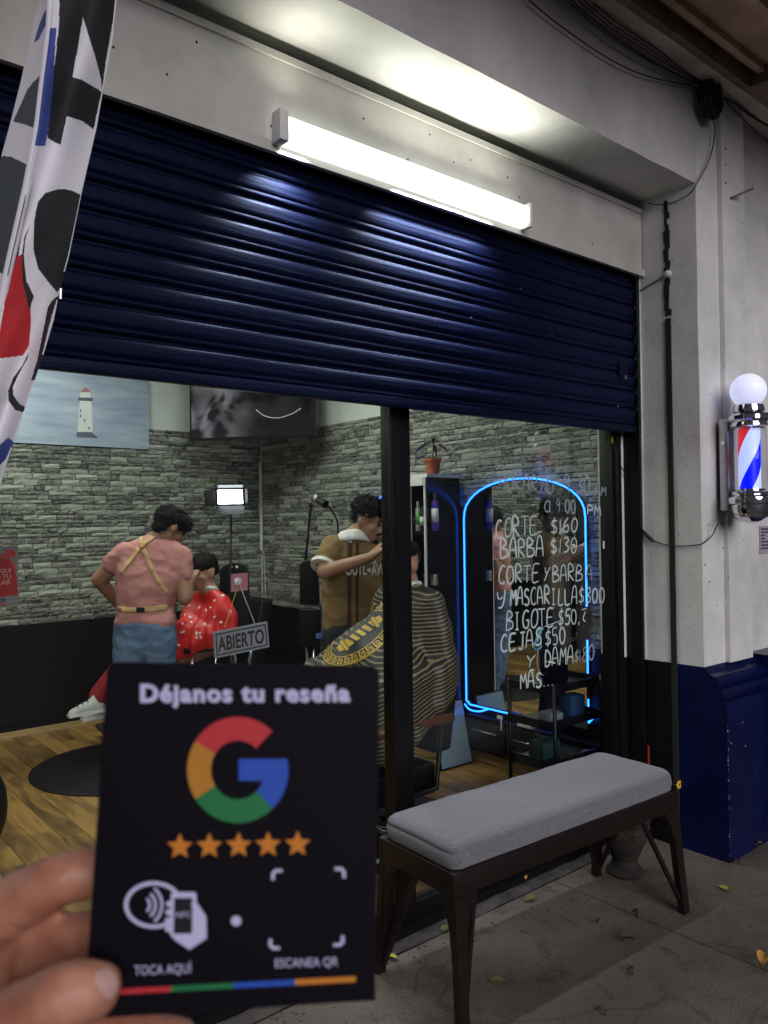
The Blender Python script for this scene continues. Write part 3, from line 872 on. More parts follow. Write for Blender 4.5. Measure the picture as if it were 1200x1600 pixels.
# ------------------------------------------------------------------ barber pole
PC = onY(1171, 715, 1.655); px_, py_ = PC.x, PC.y
def pz(y): return onY(1171, y, 1.655).z
Pl = thing('barber_pole', (px_, FY, pz(715)), 'lit barber pole in chrome with white globe on the wall right of the shutter', 'barber pole')
M['globe_lit'] = emis('lit_globe', (.66, .68, 1.0), .60)
z_t, z_b = pz(667), pz(767)
zg = pz(611)
MB().ico((px_, py_, zg), .076, 4).build('globe', M['globe_lit'], Pl, smooth=True)
MB().lathe((px_, py_, 0), [(.055, pz(632)), (.062, pz(634)), (.066, pz(640)), (.066, pz(644)), (.056, pz(646)), (.082, pz(648)), (.088, pz(651)), (.088, pz(657)), (.080, pz(659)), (.074, pz(661)), (.078, pz(664)), (.078, pz(667)), (.064, pz(669)), (.062, pz(671))], 48).build('chrome_cap', M['chrome'], Pl, auto=25)
MB().lathe((px_, py_, 0), [(.062, pz(764)), (.064, pz(767)), (.078, pz(769)), (.078, pz(772)), (.073, pz(774)), (.090, pz(777)), (.092, pz(782)), (.090, pz(787)), (.080, pz(789)), (.079, pz(800)), (.070, pz(808)), (.048, pz(814)), (.02, pz(817)), (.001, pz(818))], 48).build('chrome_base', M['chrome'], Pl, auto=25)
MB().lathe((px_, py_, 0), [(.0725, pz(670)), (.0725, pz(768))], 48).build('glass_tube', glass_mat('acrylic_tube', (.96, .96, 1.0), 1.4), Pl, smooth=True)
# striped inner roll: helical bands
cols = [('red', (.85, .02, .03), .95), ('white', (.55, .62, 1.0), 1.15), ('blue', (.005, .01, .95), 1.1), ('white', (.55, .62, 1.0), 1.15)]
zt, zb = pz(668), pz(766); hh = zt - zb; pit = hh * 1.95
mats = {'red': emis('lit_red_stripe', (.9, .03, .05), .45), 'white': emis('lit_white_stripe', (.46, .56, 1.0), .72), 'blue': emis('lit_blue_stripe', (.0, .005, .95), .8)}
rr = .0460; nz_, na = 40, 8
view = math.atan2(-py_, -px_)
wid = [.22, .28, .22, .28]; acc = 0.0
ph0 = .30
for (cn, _, _), w_ in zip(cols, wid):
    mb = MB()
    for i in range(nz_ + 1):
        for k in range(na + 1):
            z = zb + hh * i / nz_
            a = view + 2 * math.pi * (acc + w_ * k / na + ph0 + (z - zb) / pit)
            mb.v.append((px_ + rr * math.cos(a), py_ + rr * math.sin(a), z))
    for i in range(nz_):
        for k in range(na):
            q = i * (na + 1) + k; mb.f.append((q, q + 1, q + na + 2, q + na + 1)); mb.mi.append(0)
    mb.build('%s_stripe' % cn, mats[cn], Pl, smooth=True); acc += w_
box('wall_bracket', (px_ - .030, FY - .062, pz(797) + .0), (px_ + .030, FY - .0225, pz(652)), M['steel'], Pl, bev=.003)
for zz_ in (pz(658), pz(782)):
    MB().tube([(px_, FY - .06, zz_), (px_, py_ + .08, zz_)], .010, 12).build('bracket_arm', M['chrome'], Pl, smooth=True)
MB().lathe((px_ - .032, FY - .042, pz(690)), [(.010, -.004), (.010, .002), (.004, .002), (.004, .004)], 16, axis='X').build('screw', M['chrome'], Pl, auto=30)
# cable with an in-line switch
A = V((px_, FY - .045, pz(796)))
Cb = thing('power_cable', A, 'black power cable with inline switch hanging below the barber pole', 'cable')
pts = [A, onY(1122, 818, FY - .05), onY(1113, 836, FY - .02)]
pts += [onY(1100, 848, FY - .012), onX(1085, 852, JX - .012), onX(1050, 853, JX - .012), onX(1024, 846, JX - .014), onX(1012, 838, JX - .014), onX(1003, 825, JX - .014)]
pts += [onY(996, 790, GY - .06), onY(985, 755, GY - .06), onY(967, 722, GY - .06), onY(958, 690, GY - .06)]
MB().tube(smoothline(pts, 5), .0028, 7).build('wire', M['tube'], Cb, smooth=True)
MB().tube([onX(1005, 829, JX - .016), onX(1008, 834, JX - .016), onX(1018, 844, JX - .016), onX(1022, 846, JX - .016)], [.005, .009, .009, .005], 8).build('inline_switch', M['tube'], Cb, smooth=True)
# small label sheet on the wall under the pole
p = onY(1186, 822, 1.829); p2 = onY(1199, 864, 1.829)
Lb = thing('paper_notice', (p.x, 1.829, p2.z), 'small printed notice stuck on the wall below the barber pole', 'notice')
mk = emis('x', (0, 0, 0), 0)
box('sheet', (p.x, 1.826, p2.z), (p.x + .125, 1.829, p.z), flat('lilac_paper', (.36, .30, .36), .6), Lb)
q = MB(); random.seed(2)
for r_ in range(7):
    z = p.z - .012 - r_ * .016
    q.box((p.x + .012, 1.8252, z - .007), (p.x + .05 + .06 * random.random(), 1.8258, z))
q.build('printed_line', flat('dark_ink', (.05, .03, .06)), Lb)

# ------------------------------------------------------------------ cable coil and the bunch of wires under the cornice
cc = onY(1110, 155, FY - .05)
Co = thing('cable_coil', cc, 'coil of black cable hanging on the wall below the cornice', 'coil of cable')
mb = MB(); random.seed(4)
for k in range(46):
    a = random.random() * 6.28; ra = .024 * math.sqrt(random.random())
    oy, orr = ra * math.cos(a) * 1.2, ra * math.sin(a)
    R0 = .050 + orr; pts = []
    ph = random.random() * 6
    for j in range(28):
        t = 2 * math.pi * j / 28
        pts.append((cc.x + R0 * math.cos(t) * 1.0 + .002 * math.sin(3 * t + ph), cc.y + oy + .003 * math.sin(2 * t + ph), cc.z + R0 * 1.25 * math.sin(t) + .002 * math.cos(4 * t + ph)))
    mb.tube(pts, .0042, 5, closed=True)
mb.build('loops', M['tube'], Co, smooth=True)
def wire(name, pts, r, label, group=None, cat='wire', mt=None):
    o = MB().tube(smoothline(pts, 6), r, 6).build(name, mt or M['tube'], None, smooth=True); tag(o, label, cat, group); return o
wy = FY - .035
wire('wire', [onY(826, 0, FY - .02), onY(870, 36, FY - .02), onY(940, 85, FY - .02), onY(1000, 115, FY - .02), onY(1060, 130, FY - .02), onY(1092, 130, FY - .03)], .0028, 'single lowest black wire sagging across the beam to the coil')
g = 'black wires running along the beam under the cornice'
starts = [(885, 0), (893, 0), (903, 0), (911, 0), (922, 0)]
mids = [(985, 78), (1000, 84), (1005, 76), (1012, 74), (1020, 72)]
for i, (s, m_) in enumerate(zip(starts, mids)):
    e = (1093 + i, 133 - i)
    wire('wire', [onY(s[0] - 60, s[1] - 60, wy), onY(s[0], s[1], wy - i * .004), onY((s[0] + m_[0]) / 2 - 2, (s[1] + m_[1]) / 2 + 3, wy - i * .006), onY(m_[0], m_[1], wy - i * .003), onY((m_[0] + e[0]) / 2, (m_[1] + e[1]) / 2 + 2, wy), onY(e[0], e[1], wy)], .0026,
         ['lowest of the five black wires bunched under the cornice', 'second lowest of the five bunched wires under the cornice', 'middle one of the five bunched wires under the cornice', 'second highest of the five bunched wires under the cornice', 'highest of the five bunched wires, closest to the cornice'][i], g)
wire('wire', [onY(1114, 184, FY - .03), onY(1117, 210, FY - .025), onY(1108, 250, FY - .02), onY(1090, 285, FY - .02), onY(1080, 300, FY - .01), onX(1062, 312, JX - .01), onX(1035, 320, JX - .01), onX(1013, 318, JX - .01)], .0026, 'thin black wire dropping from the coil to the corner of the opening')
wire('wire', [onY(1132, 153, FY - .05), onY(1150, 163, FY - .05), onY(1175, 182, FY - .04), onY(1215, 205, FY - .04)], .006, 'thick taped black cable leaving the coil to the right')
wire('wire', [onY(1134, 156, FY - .06), onY(1160, 185, FY - .07), onY(1210, 232, FY - .08)], .003, 'thin black wire falling from the coil towards the right edge')
wire('wire', [onY(1113, 127, FY - .07), onY(1130, 116, FY - .08)], .002, 'short stub of wire sticking up from the coil')
wire('wire', [onX(1040, 430, JX - .014), onX(1020, 442, JX - .008), onX(999, 455, JX - .006)], .0028, 'short dark wire slanting down from the filler lump to the shutter')
# red rod standing in the corner behind the bench
p0 = onX(1013, 1165, JX - .03)
o = MB().tube([(JX - .03, p0.y, p0.z - .14), (JX - .03, p0.y, p0.z)], .005, 6).build('red_rod', flat('red_paint', (.30, .02, .015)))
MB().tube([(JX - .03, p0.y, .002), (JX - .03, p0.y, p0.z - .1405)], .005, 6).build('black_end', M['black_paint'], o); tag(o, 'thin red rod standing upright against the black wall behind the bench', 'rod')
# ------------------------------------------------------------------ planter behind the bench
pp = onZ(1028, 1330, 0.0)
Pt = thing('stone_planter', (2.93, 1.95, 0), 'weathered urn planter with scroll relief half hidden behind the right bench leg', 'planter')
px0, py0 = 2.93, 1.95
M['urn'] = mat('weathered_clay', (.028, .023, .018), .85, var=.45, scale=14, bump=.4)
MB().lathe((px0, py0, 0), [(.075, 0), (.08, .012), (.06, .03), (.052, .06), (.07, .10), (.092, .15), (.100, .19), (.098, .215), (.108, .23), (.108, .25), (.095, .25), (.09, .235), (.001, .23)], 28).build('urn', M['urn'], Pt, auto=30)
M['relief'] = mat('pale_relief', (.07, .058, .045), .8)
for k in range(9):
    sc = MB(); a = 2 * math.pi * k / 9
    pts = []
    for j in range(16):
        t = j / 15 * 9; r = .018 * (1 - j / 17)
        pts.append((px0 + .101 * math.cos(a + r * math.cos(t) / .1), py0 + .101 * math.sin(a + r * math.cos(t) / .1), .185 + r * math.sin(t)))
    sc.tube(pts, .0035, 4)
    sc.build('scroll_relief', M['relief'], Pt, smooth=True)
M['leafgreen'] = mat('dark_leaf', (.02, .05, .015), .5, var=.4)
random.seed(12); fo = MB(); stm = MB()
for k in range(22):
    a = random.random() * 6.28; r = .05 + .06 * random.random(); h = .26 + .20 * random.random()
    p1 = V((px0, py0, .24)); p2 = V((px0 + r * math.cos(a), py0 + r * math.sin(a), h))
    stm.tube([p1, p1.lerp(p2, .6) + V((0, 0, .02)), p2], .0015, 4)
    d = V((math.cos(a), math.sin(a), -.3)) * .035; s = V((-math.sin(a), math.cos(a), 0)) * .012
    fo.add([p2, p2 + d * .5 + s, p2 + d, p2 + d * .5 - s], [(0, 1, 2, 3)])
stm.build('stem', M['leafgreen'], Pt); o = fo.build('leaf', M['leafgreen'], Pt); o['kind'] = 'stuff'
pf = onY(1060, 1226, 1.93)
stm = MB(); stm.tube([(px0, py0, .25), (px0 + .03, py0 - .01, .36), pf], .002, 5).build('flower_stem', M['leafgreen'], Pt)
q = MB()
for k in range(6):
    a = k * 1.047; c = pf + V((.014 * math.cos(a), -.004, .012 * math.sin(a))); q.ico(c, (.011, .004, .009), 1)
q.build('flower', mat('yellow_petal', (.75, .42, .02), .5, var=.3, scale=60), Pt, smooth=True)
# ------------------------------------------------------------------ fallen leaves, twigs
M['leaf_y'] = mat('yellow_leaf', (.42, .36, .05), .6, var=.3, scale=40)
M['leaf_o'] = mat('orange_leaf', (.50, .25, .05), .6, var=.3, scale=40)
M['leaf_b'] = mat('brown_leaf', (.07, .045, .025), .8, var=.3, scale=40)
M['leaf_g'] = mat('green_leaf', (.10, .11, .03), .7, var=.3, scale=40)
def leafmesh(mt, curl):
    mb = MB(); n = 6
    for i in range(n + 1):
        t = i / n; w = .26 * math.sin(math.pi * t ** .8) + .004
        z = curl * math.sin(t * 3.1)
        mb.v += [(t - .5, -w, z + curl * .8), (t - .5, 0, z), (t - .5, w, z + curl * .8)]
    for i in range(n):
        for k in range(2): q = i * 3 + k; mb.f.append((q, q + 1, q + 4, q + 3)); mb.mi.append(0)
    me = mb.mesh('leaf'); me.materials.append(mt)
    for p in me.polygons: p.use_smooth = True
    return me
lm = {(k, c): leafmesh(M['leaf_' + k], c) for k in 'yobg' for c in (.12, .3)}
leaves = [(603, 1474, 'y', .055, .4, 'bright yellow leaf beside the card, left of the bench leg'), (611, 1497, 'y', .05, 1.9, 'pale yellow leaf lying just below the brightest leaf by the card'),
          (697, 1453, 'g', .06, .3, 'curled olive leaf between the bench stay and its front leg'), (818, 1376, 'o', .045, 1.2, 'orange leaf standing on edge behind the bench apron'),
          (828, 1406, 'g', .06, 3.0, 'flat olive yellow leaf below the orange one under the bench'), (1130, 1389, 'y', .05, 1.3, 'yellow green leaf alone on the slab right of the bench'),
          (1194, 1510, 'o', .085, .2, 'orange yellow leaf at the right edge of the photograph'), (777, 1535, 'g', .06, 2.2, 'dark green leaf on the slab in front of the near bench leg'),
          (713, 1546, 'b', .05, .9, 'brown leaf against the foot of the near bench leg'), (933, 1443, 'b', .04, .5, 'dark brown leaf left of the joint crossing the slabs'),
          (980, 1471, 'b', .045, 2.6, 'small dry leaf just below the slab joint'), (985, 1519, 'b', .04, .1, 'dry brown leaf alone in the middle of the front slab'),
          (992, 1432, 'b', .05, 1.0, 'crumpled brown leaf on the slab joint under the far bench end'), (1152, 1350, 'b', .045, .6, 'brown leaf by the foot of the blue plinth'),
          (995, 1360, 'b', .05, 2.0, 'dry leaf under the far end of the bench'), (1185, 1322, 'o', .045, 2.9, 'ochre leaf at the foot of the plinth near the right edge'), (940, 1581, 'b', .035, 1.7, 'tiny dry leaf low on the front slab')]
for x, y, k, s, a, lab in leaves:
    p = onZ(x, y, .004); o = bpy.data.objects.new('fallen_leaf', lm[(k, .3 if k in 'bo' else .12)]); C.objects.link(o)
    o.location = p; o.scale = (s, s, s); o.rotation_euler = (.15 * math.sin(x), .1, a); tag(o, lab, 'leaf', 'dry leaves fallen on the pavement')
for i, (a, b2, lab) in enumerate((((1095, 1474), (1160, 1482), 'thin straight twig lying across the front slab'), ((1036, 1481), (1062, 1495), 'short dark twig left of the longer twig'), ((860, 1520), (893, 1521), 'small twig on the slab right of the near bench leg'))):
    p, q = onZ(*a, .006), onZ(*b2, .005)
    o = MB().tube([p, p.lerp(q, .4) + V((.004, .006, .004)), q], [.0018, .0016, .0009], 5).build('twig', M['leaf_b']); tag(o, lab, 'twig', 'twigs fallen on the pavement')
gr = MB(); random.seed(21)
for k in range(420):
    x = .6 + 3.4 * random.random(); y = 2.09 - abs(random.gauss(0, .10)) if random.random() < .6 else .6 + 1.5 * random.random(); s = .0015 + .004 * random.random() ** 2
    if y > FY - .08 and x > JX: continue
    gr.ico((x, y, .002), (s * 1.3, s, s * .6), 1)
o = gr.build('grit', M['leaf_b']); tag(o, 'fine dark grit and crumbs scattered along the threshold', 'grit', kind='stuff')
# ------------------------------------------------------------------ side wall: mirrors with neon outline
M['neon'] = emis('blue_neon', (.012, .15, 1.0), 5.0)
M['panel_black'] = mat('black_gloss_panel', (.004, .004, .005), .2, var=.2, spec=.4)
NX = SX - .052
def arch(cx, hw, zb, zs, zt, n=20):
    """closed outline of a panel with a low arch"""
    pts = [(cx + hw, zb), (cx + hw, zs)]
    for i in range(1, n):
        a = math.pi * i / n; pts.append((cx + hw * math.cos(a), zs + (zt - zs) * math.sin(a) ** .85))
    pts += [(cx - hw, zs), (cx - hw, zb)]
    return pts
def mirror(name, cy, hw, zb, zs, zt, label, gap):
    t = thing(name, (SX, cy, zb), label, 'mirror', 'arched mirrors on the side wall of the barber shop')
    out = arch(cy, hw, zb, zs, zt)
    mb = MB(); n = len(out)
    mb.add([(SX - .028, y, z) for y, z in out] + [(SX - .045, y, z) for y, z in out], [tuple(range(n)), tuple(range(2 * n - 1, n - 1, -1))] + [(i, (i + 1) % n, n + (i + 1) % n, n + i) for i in range(n)])
    mb.build('backing', M['panel_black'], t)
    inn = arch(cy, hw - .012, zb + .012, zs, zt - .012)
    mb = MB(); mb.add([(SX - .0455, y, z) for y, z in inn] + [(SX - .0475, y, z) for y, z in inn], [tuple(range(n)), tuple(range(2 * n - 1, n - 1, -1))] + [(i, (i + 1) % n, n + (i + 1) % n, n + i) for i in range(n)])
    mb.build('mirror_glass', M['mirror'], t)
    for run in gap(out):
        MB().tube([(NX, y, z) for y, z in run], .0050, 8).build('neon_tube', M['neon'], t, smooth=True)
    return t
y_l, y_r = onX(726, 900, NX).y, onX(916, 900, NX).y
zb_ = onX(727, 1099, NX).z
zs_ = onX(727, 812, NX).z; zt_ = onX(822, 747, NX).z
cy_, hw_ = (y_l + y_r) / 2, (y_l - y_r) / 2
def gap2(o):
    z1 = onX(917, 948, NX).z; z2 = onX(917, 1000, NX).z; z3 = onX(917, 1052, NX).z; z4 = onX(917, 1092, NX).z
    nl = len(o)
    # o starts at the low-y?? point cy+hw (far), goes over the arch and ends at cy-hw (near)
    near = o[-1][0]
    r1 = [(near, z1)] + [p for p in reversed(o[1:-1])] + [(o[0][0], zb_ + .02), (o[0][0] - .03, zb_), (o[0][0] - .66, zb_ + .0)]
    r2 = [(near, z2), (near, z3)]
    r3 = [(near, z4), (near, zb_ + .05)]
    r4 = [(near, zb_ + .05), (near - .10, zb_ + .15)]
    return [r1, r2, r3, r4]
mirror('arched_mirror', cy_, hw_, zb_, zs_, zt_, 'arched mirror outlined in blue neon right of the shelf tower', gap2)
cy2 = cy_ + 2 * hw_ + .02
mirror('arched_mirror', cy2, hw_, zb_, zs_, zt_, 'neon outlined arched mirror mostly hidden behind the barber and window post', lambda o: [[(y, z) for y, z in o[:-3]]])
# glow of the fallen loop of neon by the mirror's foot
p = onX(727, 1100, NX)
q = MB().tube(smoothline([(NX - .004, p.y, p.z), (NX - .02, p.y - .06, p.z - .022), (NX - .02, p.y - .14, p.z - .018), (NX - .008, p.y - .20, p.z + .004)], 6), .005, 8).build('neon_loop', M['neon'], None, smooth=True)
tag(q, 'short sagging loop of blue neon at the lower left corner of the arched mirror', 'neon tube')
# ------------------------------------------------------------------ shelf tower
ty0, ty1 = onX(728, 800, SX - .05).y + .0, onX(700, 745, SX - .33).y
Tw = thing('shelf_tower', (SX - .17, 3.7, 0), 'tall black shelf tower with white front edges beside the neon mirror', 'shelf unit')
X0, X1 = SX - .34, SX - .054
yA = onX(727, 850, X1).y + .012      # near side (towards the camera)
pa = onX(702, 742, X0); pb = onX(640, 742, X0)
yN, yF = pa.y, pb.y
yN = max(yN, y_l + .03)
zT = pa.z
zB = .12
M['white_edge'] = mat('white_edge', (.68, .68, .66), .4, var=.04)
box('side_panel', (X0 + .002, yN, zB), (X1, yN + .018, zT - .002), M['panel_black'], Tw)
box('side_panel', (X0 + .002, yF - .018, zB), (X1, yF, zT - .002), M['panel_black'], Tw)
box('back_panel', (X1 - .008, yN + .019, zB), (X1, yF - .019, zT - .002), M['panel_black'], Tw)
box('top_panel', (X0 + .004, yN - .002, zT - .0018), (X1, yF + .002, zT + .02), M['white_edge'], Tw)
sh_z = [onX(670, 830, X0).z]; 
zz_ = sh_z[0]
shz = [zz_ - .33 * k for k in range(0, 4)]
for z in shz:
    if z > zB: box('shelf', (X0 + .004, yN + .019, z - .016), (X1 - .009, yF - .019, z), M['panel_black'], Tw)
box('edge_strip', (X0 - .010, yN + .004, zB), (X0 + .0015, yN + .016, zT - .002), M['white_edge'], Tw)
box('edge_strip', (X0 - .010, yF - .014, zB), (X0 + .0015, yF - .002, zT - .002), M['white_edge'], Tw)
box('edge_strip', (X0 - .014, yN + .0205, zT - .052), (X0 + .0015, yF - .0205, zT - .002), M['white_edge'], Tw)
# bottles on the upper shelf
def bottle(x, y, z, r, h, body, capc, label, band=None, name='bottle', cat='bottle'):
    t = thing(name, (x, y, z), label, cat, 'bottles on the shelf tower')
    MB().lathe((x, y, z), [(r * .9, .0), (r, .006), (r, h * .72), (r * .85, h * .78), (r * .4, h * .80)], 20).build('body', body, t, auto=35)
    MB().lathe((x, y, z), [(r * .62, h * .801), (r * .62, h * .97), (r * .5, h)], 16).build('cap', capc, t, auto=35)
    if band: MB().lathe((x, y, z), [(r + .0008, h * .22), (r + .0008, h * .58)], 20).build('printed_band', band, t, smooth=True)
gw, gg, gp, gb = flat('bottle_white', (.65, .68, .65), .3), flat('bottle_green', (.10, .50, .08), .3), flat('bottle_purple', (.08, .03, .35), .3), flat('bottle_black', (.02, .02, .02), .25)
bx = X0 + .05
for (px, lab, r, h, bd, cp, bn) in ((653, 'white spray can with green print standing leftmost on the shelf', .022, .185, gw, gw, gg), (661, 'black bottle with small print second from the left on the shelf', .019, .15, gb, gb, gw),
                                (669, 'small dark grey bottle between the black and purple bottles', .017, .13, gb, flat('grey_cap', (.25, .26, .27)), None), (680, 'tall purple bottle with black cap rightmost on the shelf', .022, .235, gp, gb, gw)):
    p = onX(px, 829, bx); bottle(bx, p.y, zz_ + .001, r, h, bd, cp, lab, bn)
for k, (px, py, c, lab) in enumerate(((650, 905, (.25, .25, .24), 'dull metal tin on the second shelf of the tower'), (668, 905, (.10, .09, .05), 'small brass coloured tin beside the dull one'), (678, 908, (.3, .28, .2), 'pale jar at the right end of the second shelf'))):
    p = onX(px, py, bx); z = shz[1] if len(shz) > 1 else 1
    t = thing('tin', (bx, p.y, z), lab, 'tin', 'tins on the shelf tower'); MB().lathe((bx, p.y, z + .001), [(.026, 0), (.026, .05)], 18).build('body', mat('tin_%d' % k, c, .35, .6), t, auto=30)
    MB().lathe((bx, p.y, z + .052), [(.027, 0), (.027, .014)], 18).build('lid', M['steel'], t, auto=30)
# potted plant on the tower
pp = onX(676, 738, X0 + .09)
Pp = thing('potted_plant', (X0 + .09, pp.y, zT + .021), 'terracotta pot with a dark red leaved plant on top of the shelf tower', 'plant')
cxp, cyp, z0 = X0 + .09, pp.y, zT + .0205
MB().lathe((cxp, cyp, z0), [(.040, 0), (.050, .075), (.057, .077), (.058, .098), (.052, .098), (.050, .085), (.001, .083)], 28).build('pot', mat('terracotta', (.42, .12, .045), .75, var=.15), Pp, auto=30)
M['red_leaf'] = mat('dark_red_leaf', (.085, .035, .028), .45, var=.5, scale=15)
MB().tube([(cxp, cyp, z0 + .08), (cxp + .003, cyp - .004, z0 + .14), (cxp, cyp - .01, z0 + .185)], .004, 6).build('stem', M['leafgreen'], Pp)
tipc = V((cxp, cyp - .01, z0 + .185))
for k, (dy, dz, dx, L_) in enumerate(((.20, -.01, .02, 1.2), (.13, .035, -.05, 1), (.03, .06, .03, .7), (-.16, -.04, -.02, 1.2), (-.05, .045, -.05, .7), (-.03, -.07, .0, .8), (.06, -.01, -.08, .7), (-.08, .02, .06, .8), (.0, .05, .07, .6))):
    d = V((dx, dy, dz)); ln = d.length; e = tipc + d + V((0, 0, -.03 * L_))
    s = d.cross(V((0, 0, 1))).normalized() * (.020 * L_)
    m1 = tipc.lerp(e, .35) + V((0, 0, .022)); m2 = tipc.lerp(e, .68) + V((0, 0, .018))
    mb = MB(); mb.add([tipc, m1 - s, m1 - V((0, 0, .005)), m1 + s, m2 - s * .8, m2 - V((0, 0, .005)), m2 + s * .8, e], [(0, 1, 2), (0, 2, 3), (1, 4, 5, 2), (2, 5, 6, 3), (4, 7, 5), (5, 7, 6)])
    mb.build('leaf', M['red_leaf'] if k != 4 else M['leafgreen'], Pp, smooth=True)

# ------------------------------------------------------------------ low black counter below the mirror, things on it
cz = onX(760, 1110, SX - .10).z - .045
Ct = thing('low_cabinet', (SX - .08, 3.0, 0), 'low black drawer cabinet below the neon mirror', 'cabinet')
cX = SX - .10
box('carcass', (cX, 2.45, .10), (SX - .046, 3.45, zb_ - .045), M['soft_black'], Ct)
for k in range(3):
    y0 = 2.47 + k * .325
    box('drawer_front', (cX - .016, y0, .125), (cX - .001, y0 + .31, zb_ - .06), M['black_metal'], Ct, bev=.003)
    MB().tube([(cX - .028, y0 + .06, .235), (cX - .028, y0 + .25, .235)], .005, 8).build('handle', M['steel'], Ct, smooth=True)
def small(name, a, b, mt, label, cat, bev=.004, group=None):
    o = box(name, a, b, mt, None, bev); tag(o, label, cat, group); return o
p = onX(828, 1138, cX + .05)
small('white_box', (cX - .005, p.y - .06, zb_ - .044), (cX + .04, p.y + .05, zb_ - .014), M['white_plastic'], 'white box lying on the low cabinet left of the trolley', 'box')
p = onX(785, 1128, cX)
o = MB().box((cX - .022, p.y - .012, p.z - .045), (cX - .018, p.y - .004, p.z + .02)).box((cX - .024, p.y - .02, p.z + .02), (cX - .018, p.y + .02, p.z + .04)).build('price_tag', M['white_plastic']); tag(o, 'small white tag hanging from the cabinet edge below the neon', 'tag')
# leaning framed panel in front of the tower
a, b2, c, d = onZ(690, 1206, FZ), onZ(739, 1192, FZ), None, None
Ln = thing('leaning_mirror', a, 'rectangular framed mirror leaning on the cabinet below the shelf tower, neon blue painted into its glass', 'mirror')
pa_, pb_ = a + V((0, 0, .004)), b2 + V((0, 0, .004))
ux = (pb_ - pa_).normalized(); back = V((ux.y, -ux.x, 0)); back = back if back.dot(_F) > 0 else -back
up = (V((0, 0, 1)) * .97 + back * .22).normalized()
hgt = .385
n_ = ux.cross(up)
n_ = n_ if n_.dot(_F) > 0 else -n_
q = MB(); q.slab([pa_, pb_, pb_ + up * hgt, pa_ + up * hgt], n_ * .018); q.build('frame', M['black_metal'], Ln)
e_ = .008
q = MB(); q.slab([pa_ + ux * e_ + up * e_, pb_ - ux * e_ + up * e_, pb_ - ux * e_ + up * (hgt - e_), pa_ + ux * e_ + up * (hgt - e_)], -n_ * .0015)
q.build('glass', mat('neon_lit_glass_colour', (.24, .35, .42), .35, var=.08, scale=3, coat=.4), Ln)  # the neon's blue light is painted into the base colour
# grey block behind it on the floor
p = onZ(660, 1206, FZ)
small('grey_board', (p.x - .0, p.y - .02, FZ), (p.x + .03, p.y + .22, FZ + .07), flat('grey_board', (.16, .16, .15)), 'short grey board standing on the floor left of the leaning mirror', 'board')
# chrome foot loop
p1 = [onZ(638, 1238, .05), onZ(641, 1222, .07), onZ(655, 1216, .09), onZ(660, 1219, .09), onZ(660, 1230, .08), onZ(640, 1243, .05)]
o = MB().tube(smoothline(p1, 4), .005, 8).build('chrome_loop', M['chrome'], None, smooth=True); tag(o, 'bent chrome foot bar near the floor right of the window post', 'foot bar')

# ------------------------------------------------------------------ black trolley in front of the mirror
Tr = thing('salon_trolley', (3.22, 2.53, 0), 'black salon trolley full of tools standing close to the right window pane', 'trolley')
tx0, tx1, ty0, ty1 = 3.02, 3.42, 2.40, 2.66
def tz(px, py): return onY(px, py, 2.46).z
ztop = onY(880, 1082, ty0).z
for z in (ztop, ztop - .17, ztop - .36, .10):
    q = MB(); q.box((tx0, ty0, z), (tx1, ty1, z + .012)); q.box((tx0, ty0, z + .0125), (tx1, ty0 + .006, z + .04)); q.box((tx0, ty0 + .0065, z + .0125), (tx0 + .006, ty1, z + .04)); q.box((tx1 - .006, ty0 + .0065, z + .0125), (tx1, ty1, z + .04))
    q.build('tray', M['soft_black'], Tr)
for x in (tx0 + .012, tx1 - .012):
    for y in (ty0 - .011, ty1 + .011):
        MB().tube([(x, y, .06), (x, y, ztop + .05)], .010, 8).build('post', M['black_metal'], Tr, smooth=True)
        MB().lathe((x, y, .043), [(.001, -.012), (.018, -.011), (.022, 0), (.018, .011), (.001, .012)], 16, axis='Y').build('caster', M['black_metal'], Tr, smooth=True)
random.seed(8)
def item(x, y, z, w, d, h, mt, label, cat='tool'):
    o = MB().box((x - w / 2, y - d / 2, z), (x + w / 2, y + d / 2, z + h), bev=min(w, d) * .18).build(cat.replace(' ', '_'), mt, None, auto=40); tag(o, label, cat, 'things lying on the salon trolley'); return o
zt2 = ztop - .17 + .0125
item(3.14, 2.47, ztop + .0125, .10, .09, .13, M['panel_black'], 'black electric steriliser box on the trolley top', 'box')
item(3.28, 2.54, ztop + .0125, .06, .05, .10, M['panel_black'], 'narrow black case beside the steriliser box', 'case')
bl = flat('dark_blue_case', (.02, .05, .12), .3)
item(3.26, 2.46, zt2, .12, .08, .12, bl, 'blue black clipper case on the middle trolley tray', 'case')
item(3.12, 2.48, zt2, .10, .08, .05, flat('grey_box', (.18, .19, .2)), 'low grey box left on the middle trolley tray', 'box')
item(3.33, 2.43, ztop - .36 + .0125, .05, .03, .02, flat('cream_item', (.5, .48, .42)), 'small cream clip on the lower trolley tray', 'clip')
item(3.14, 2.54, ztop - .36 + .0125, .14, .10, .09, flat('green_black', (.01, .04, .03)), 'dark green case on the lower trolley tray', 'case')
item(3.13, 2.44, .1125, .16, .07, .035, flat('teal_box', (.10, .22, .24)), 'teal box at the bottom of the trolley', 'box')
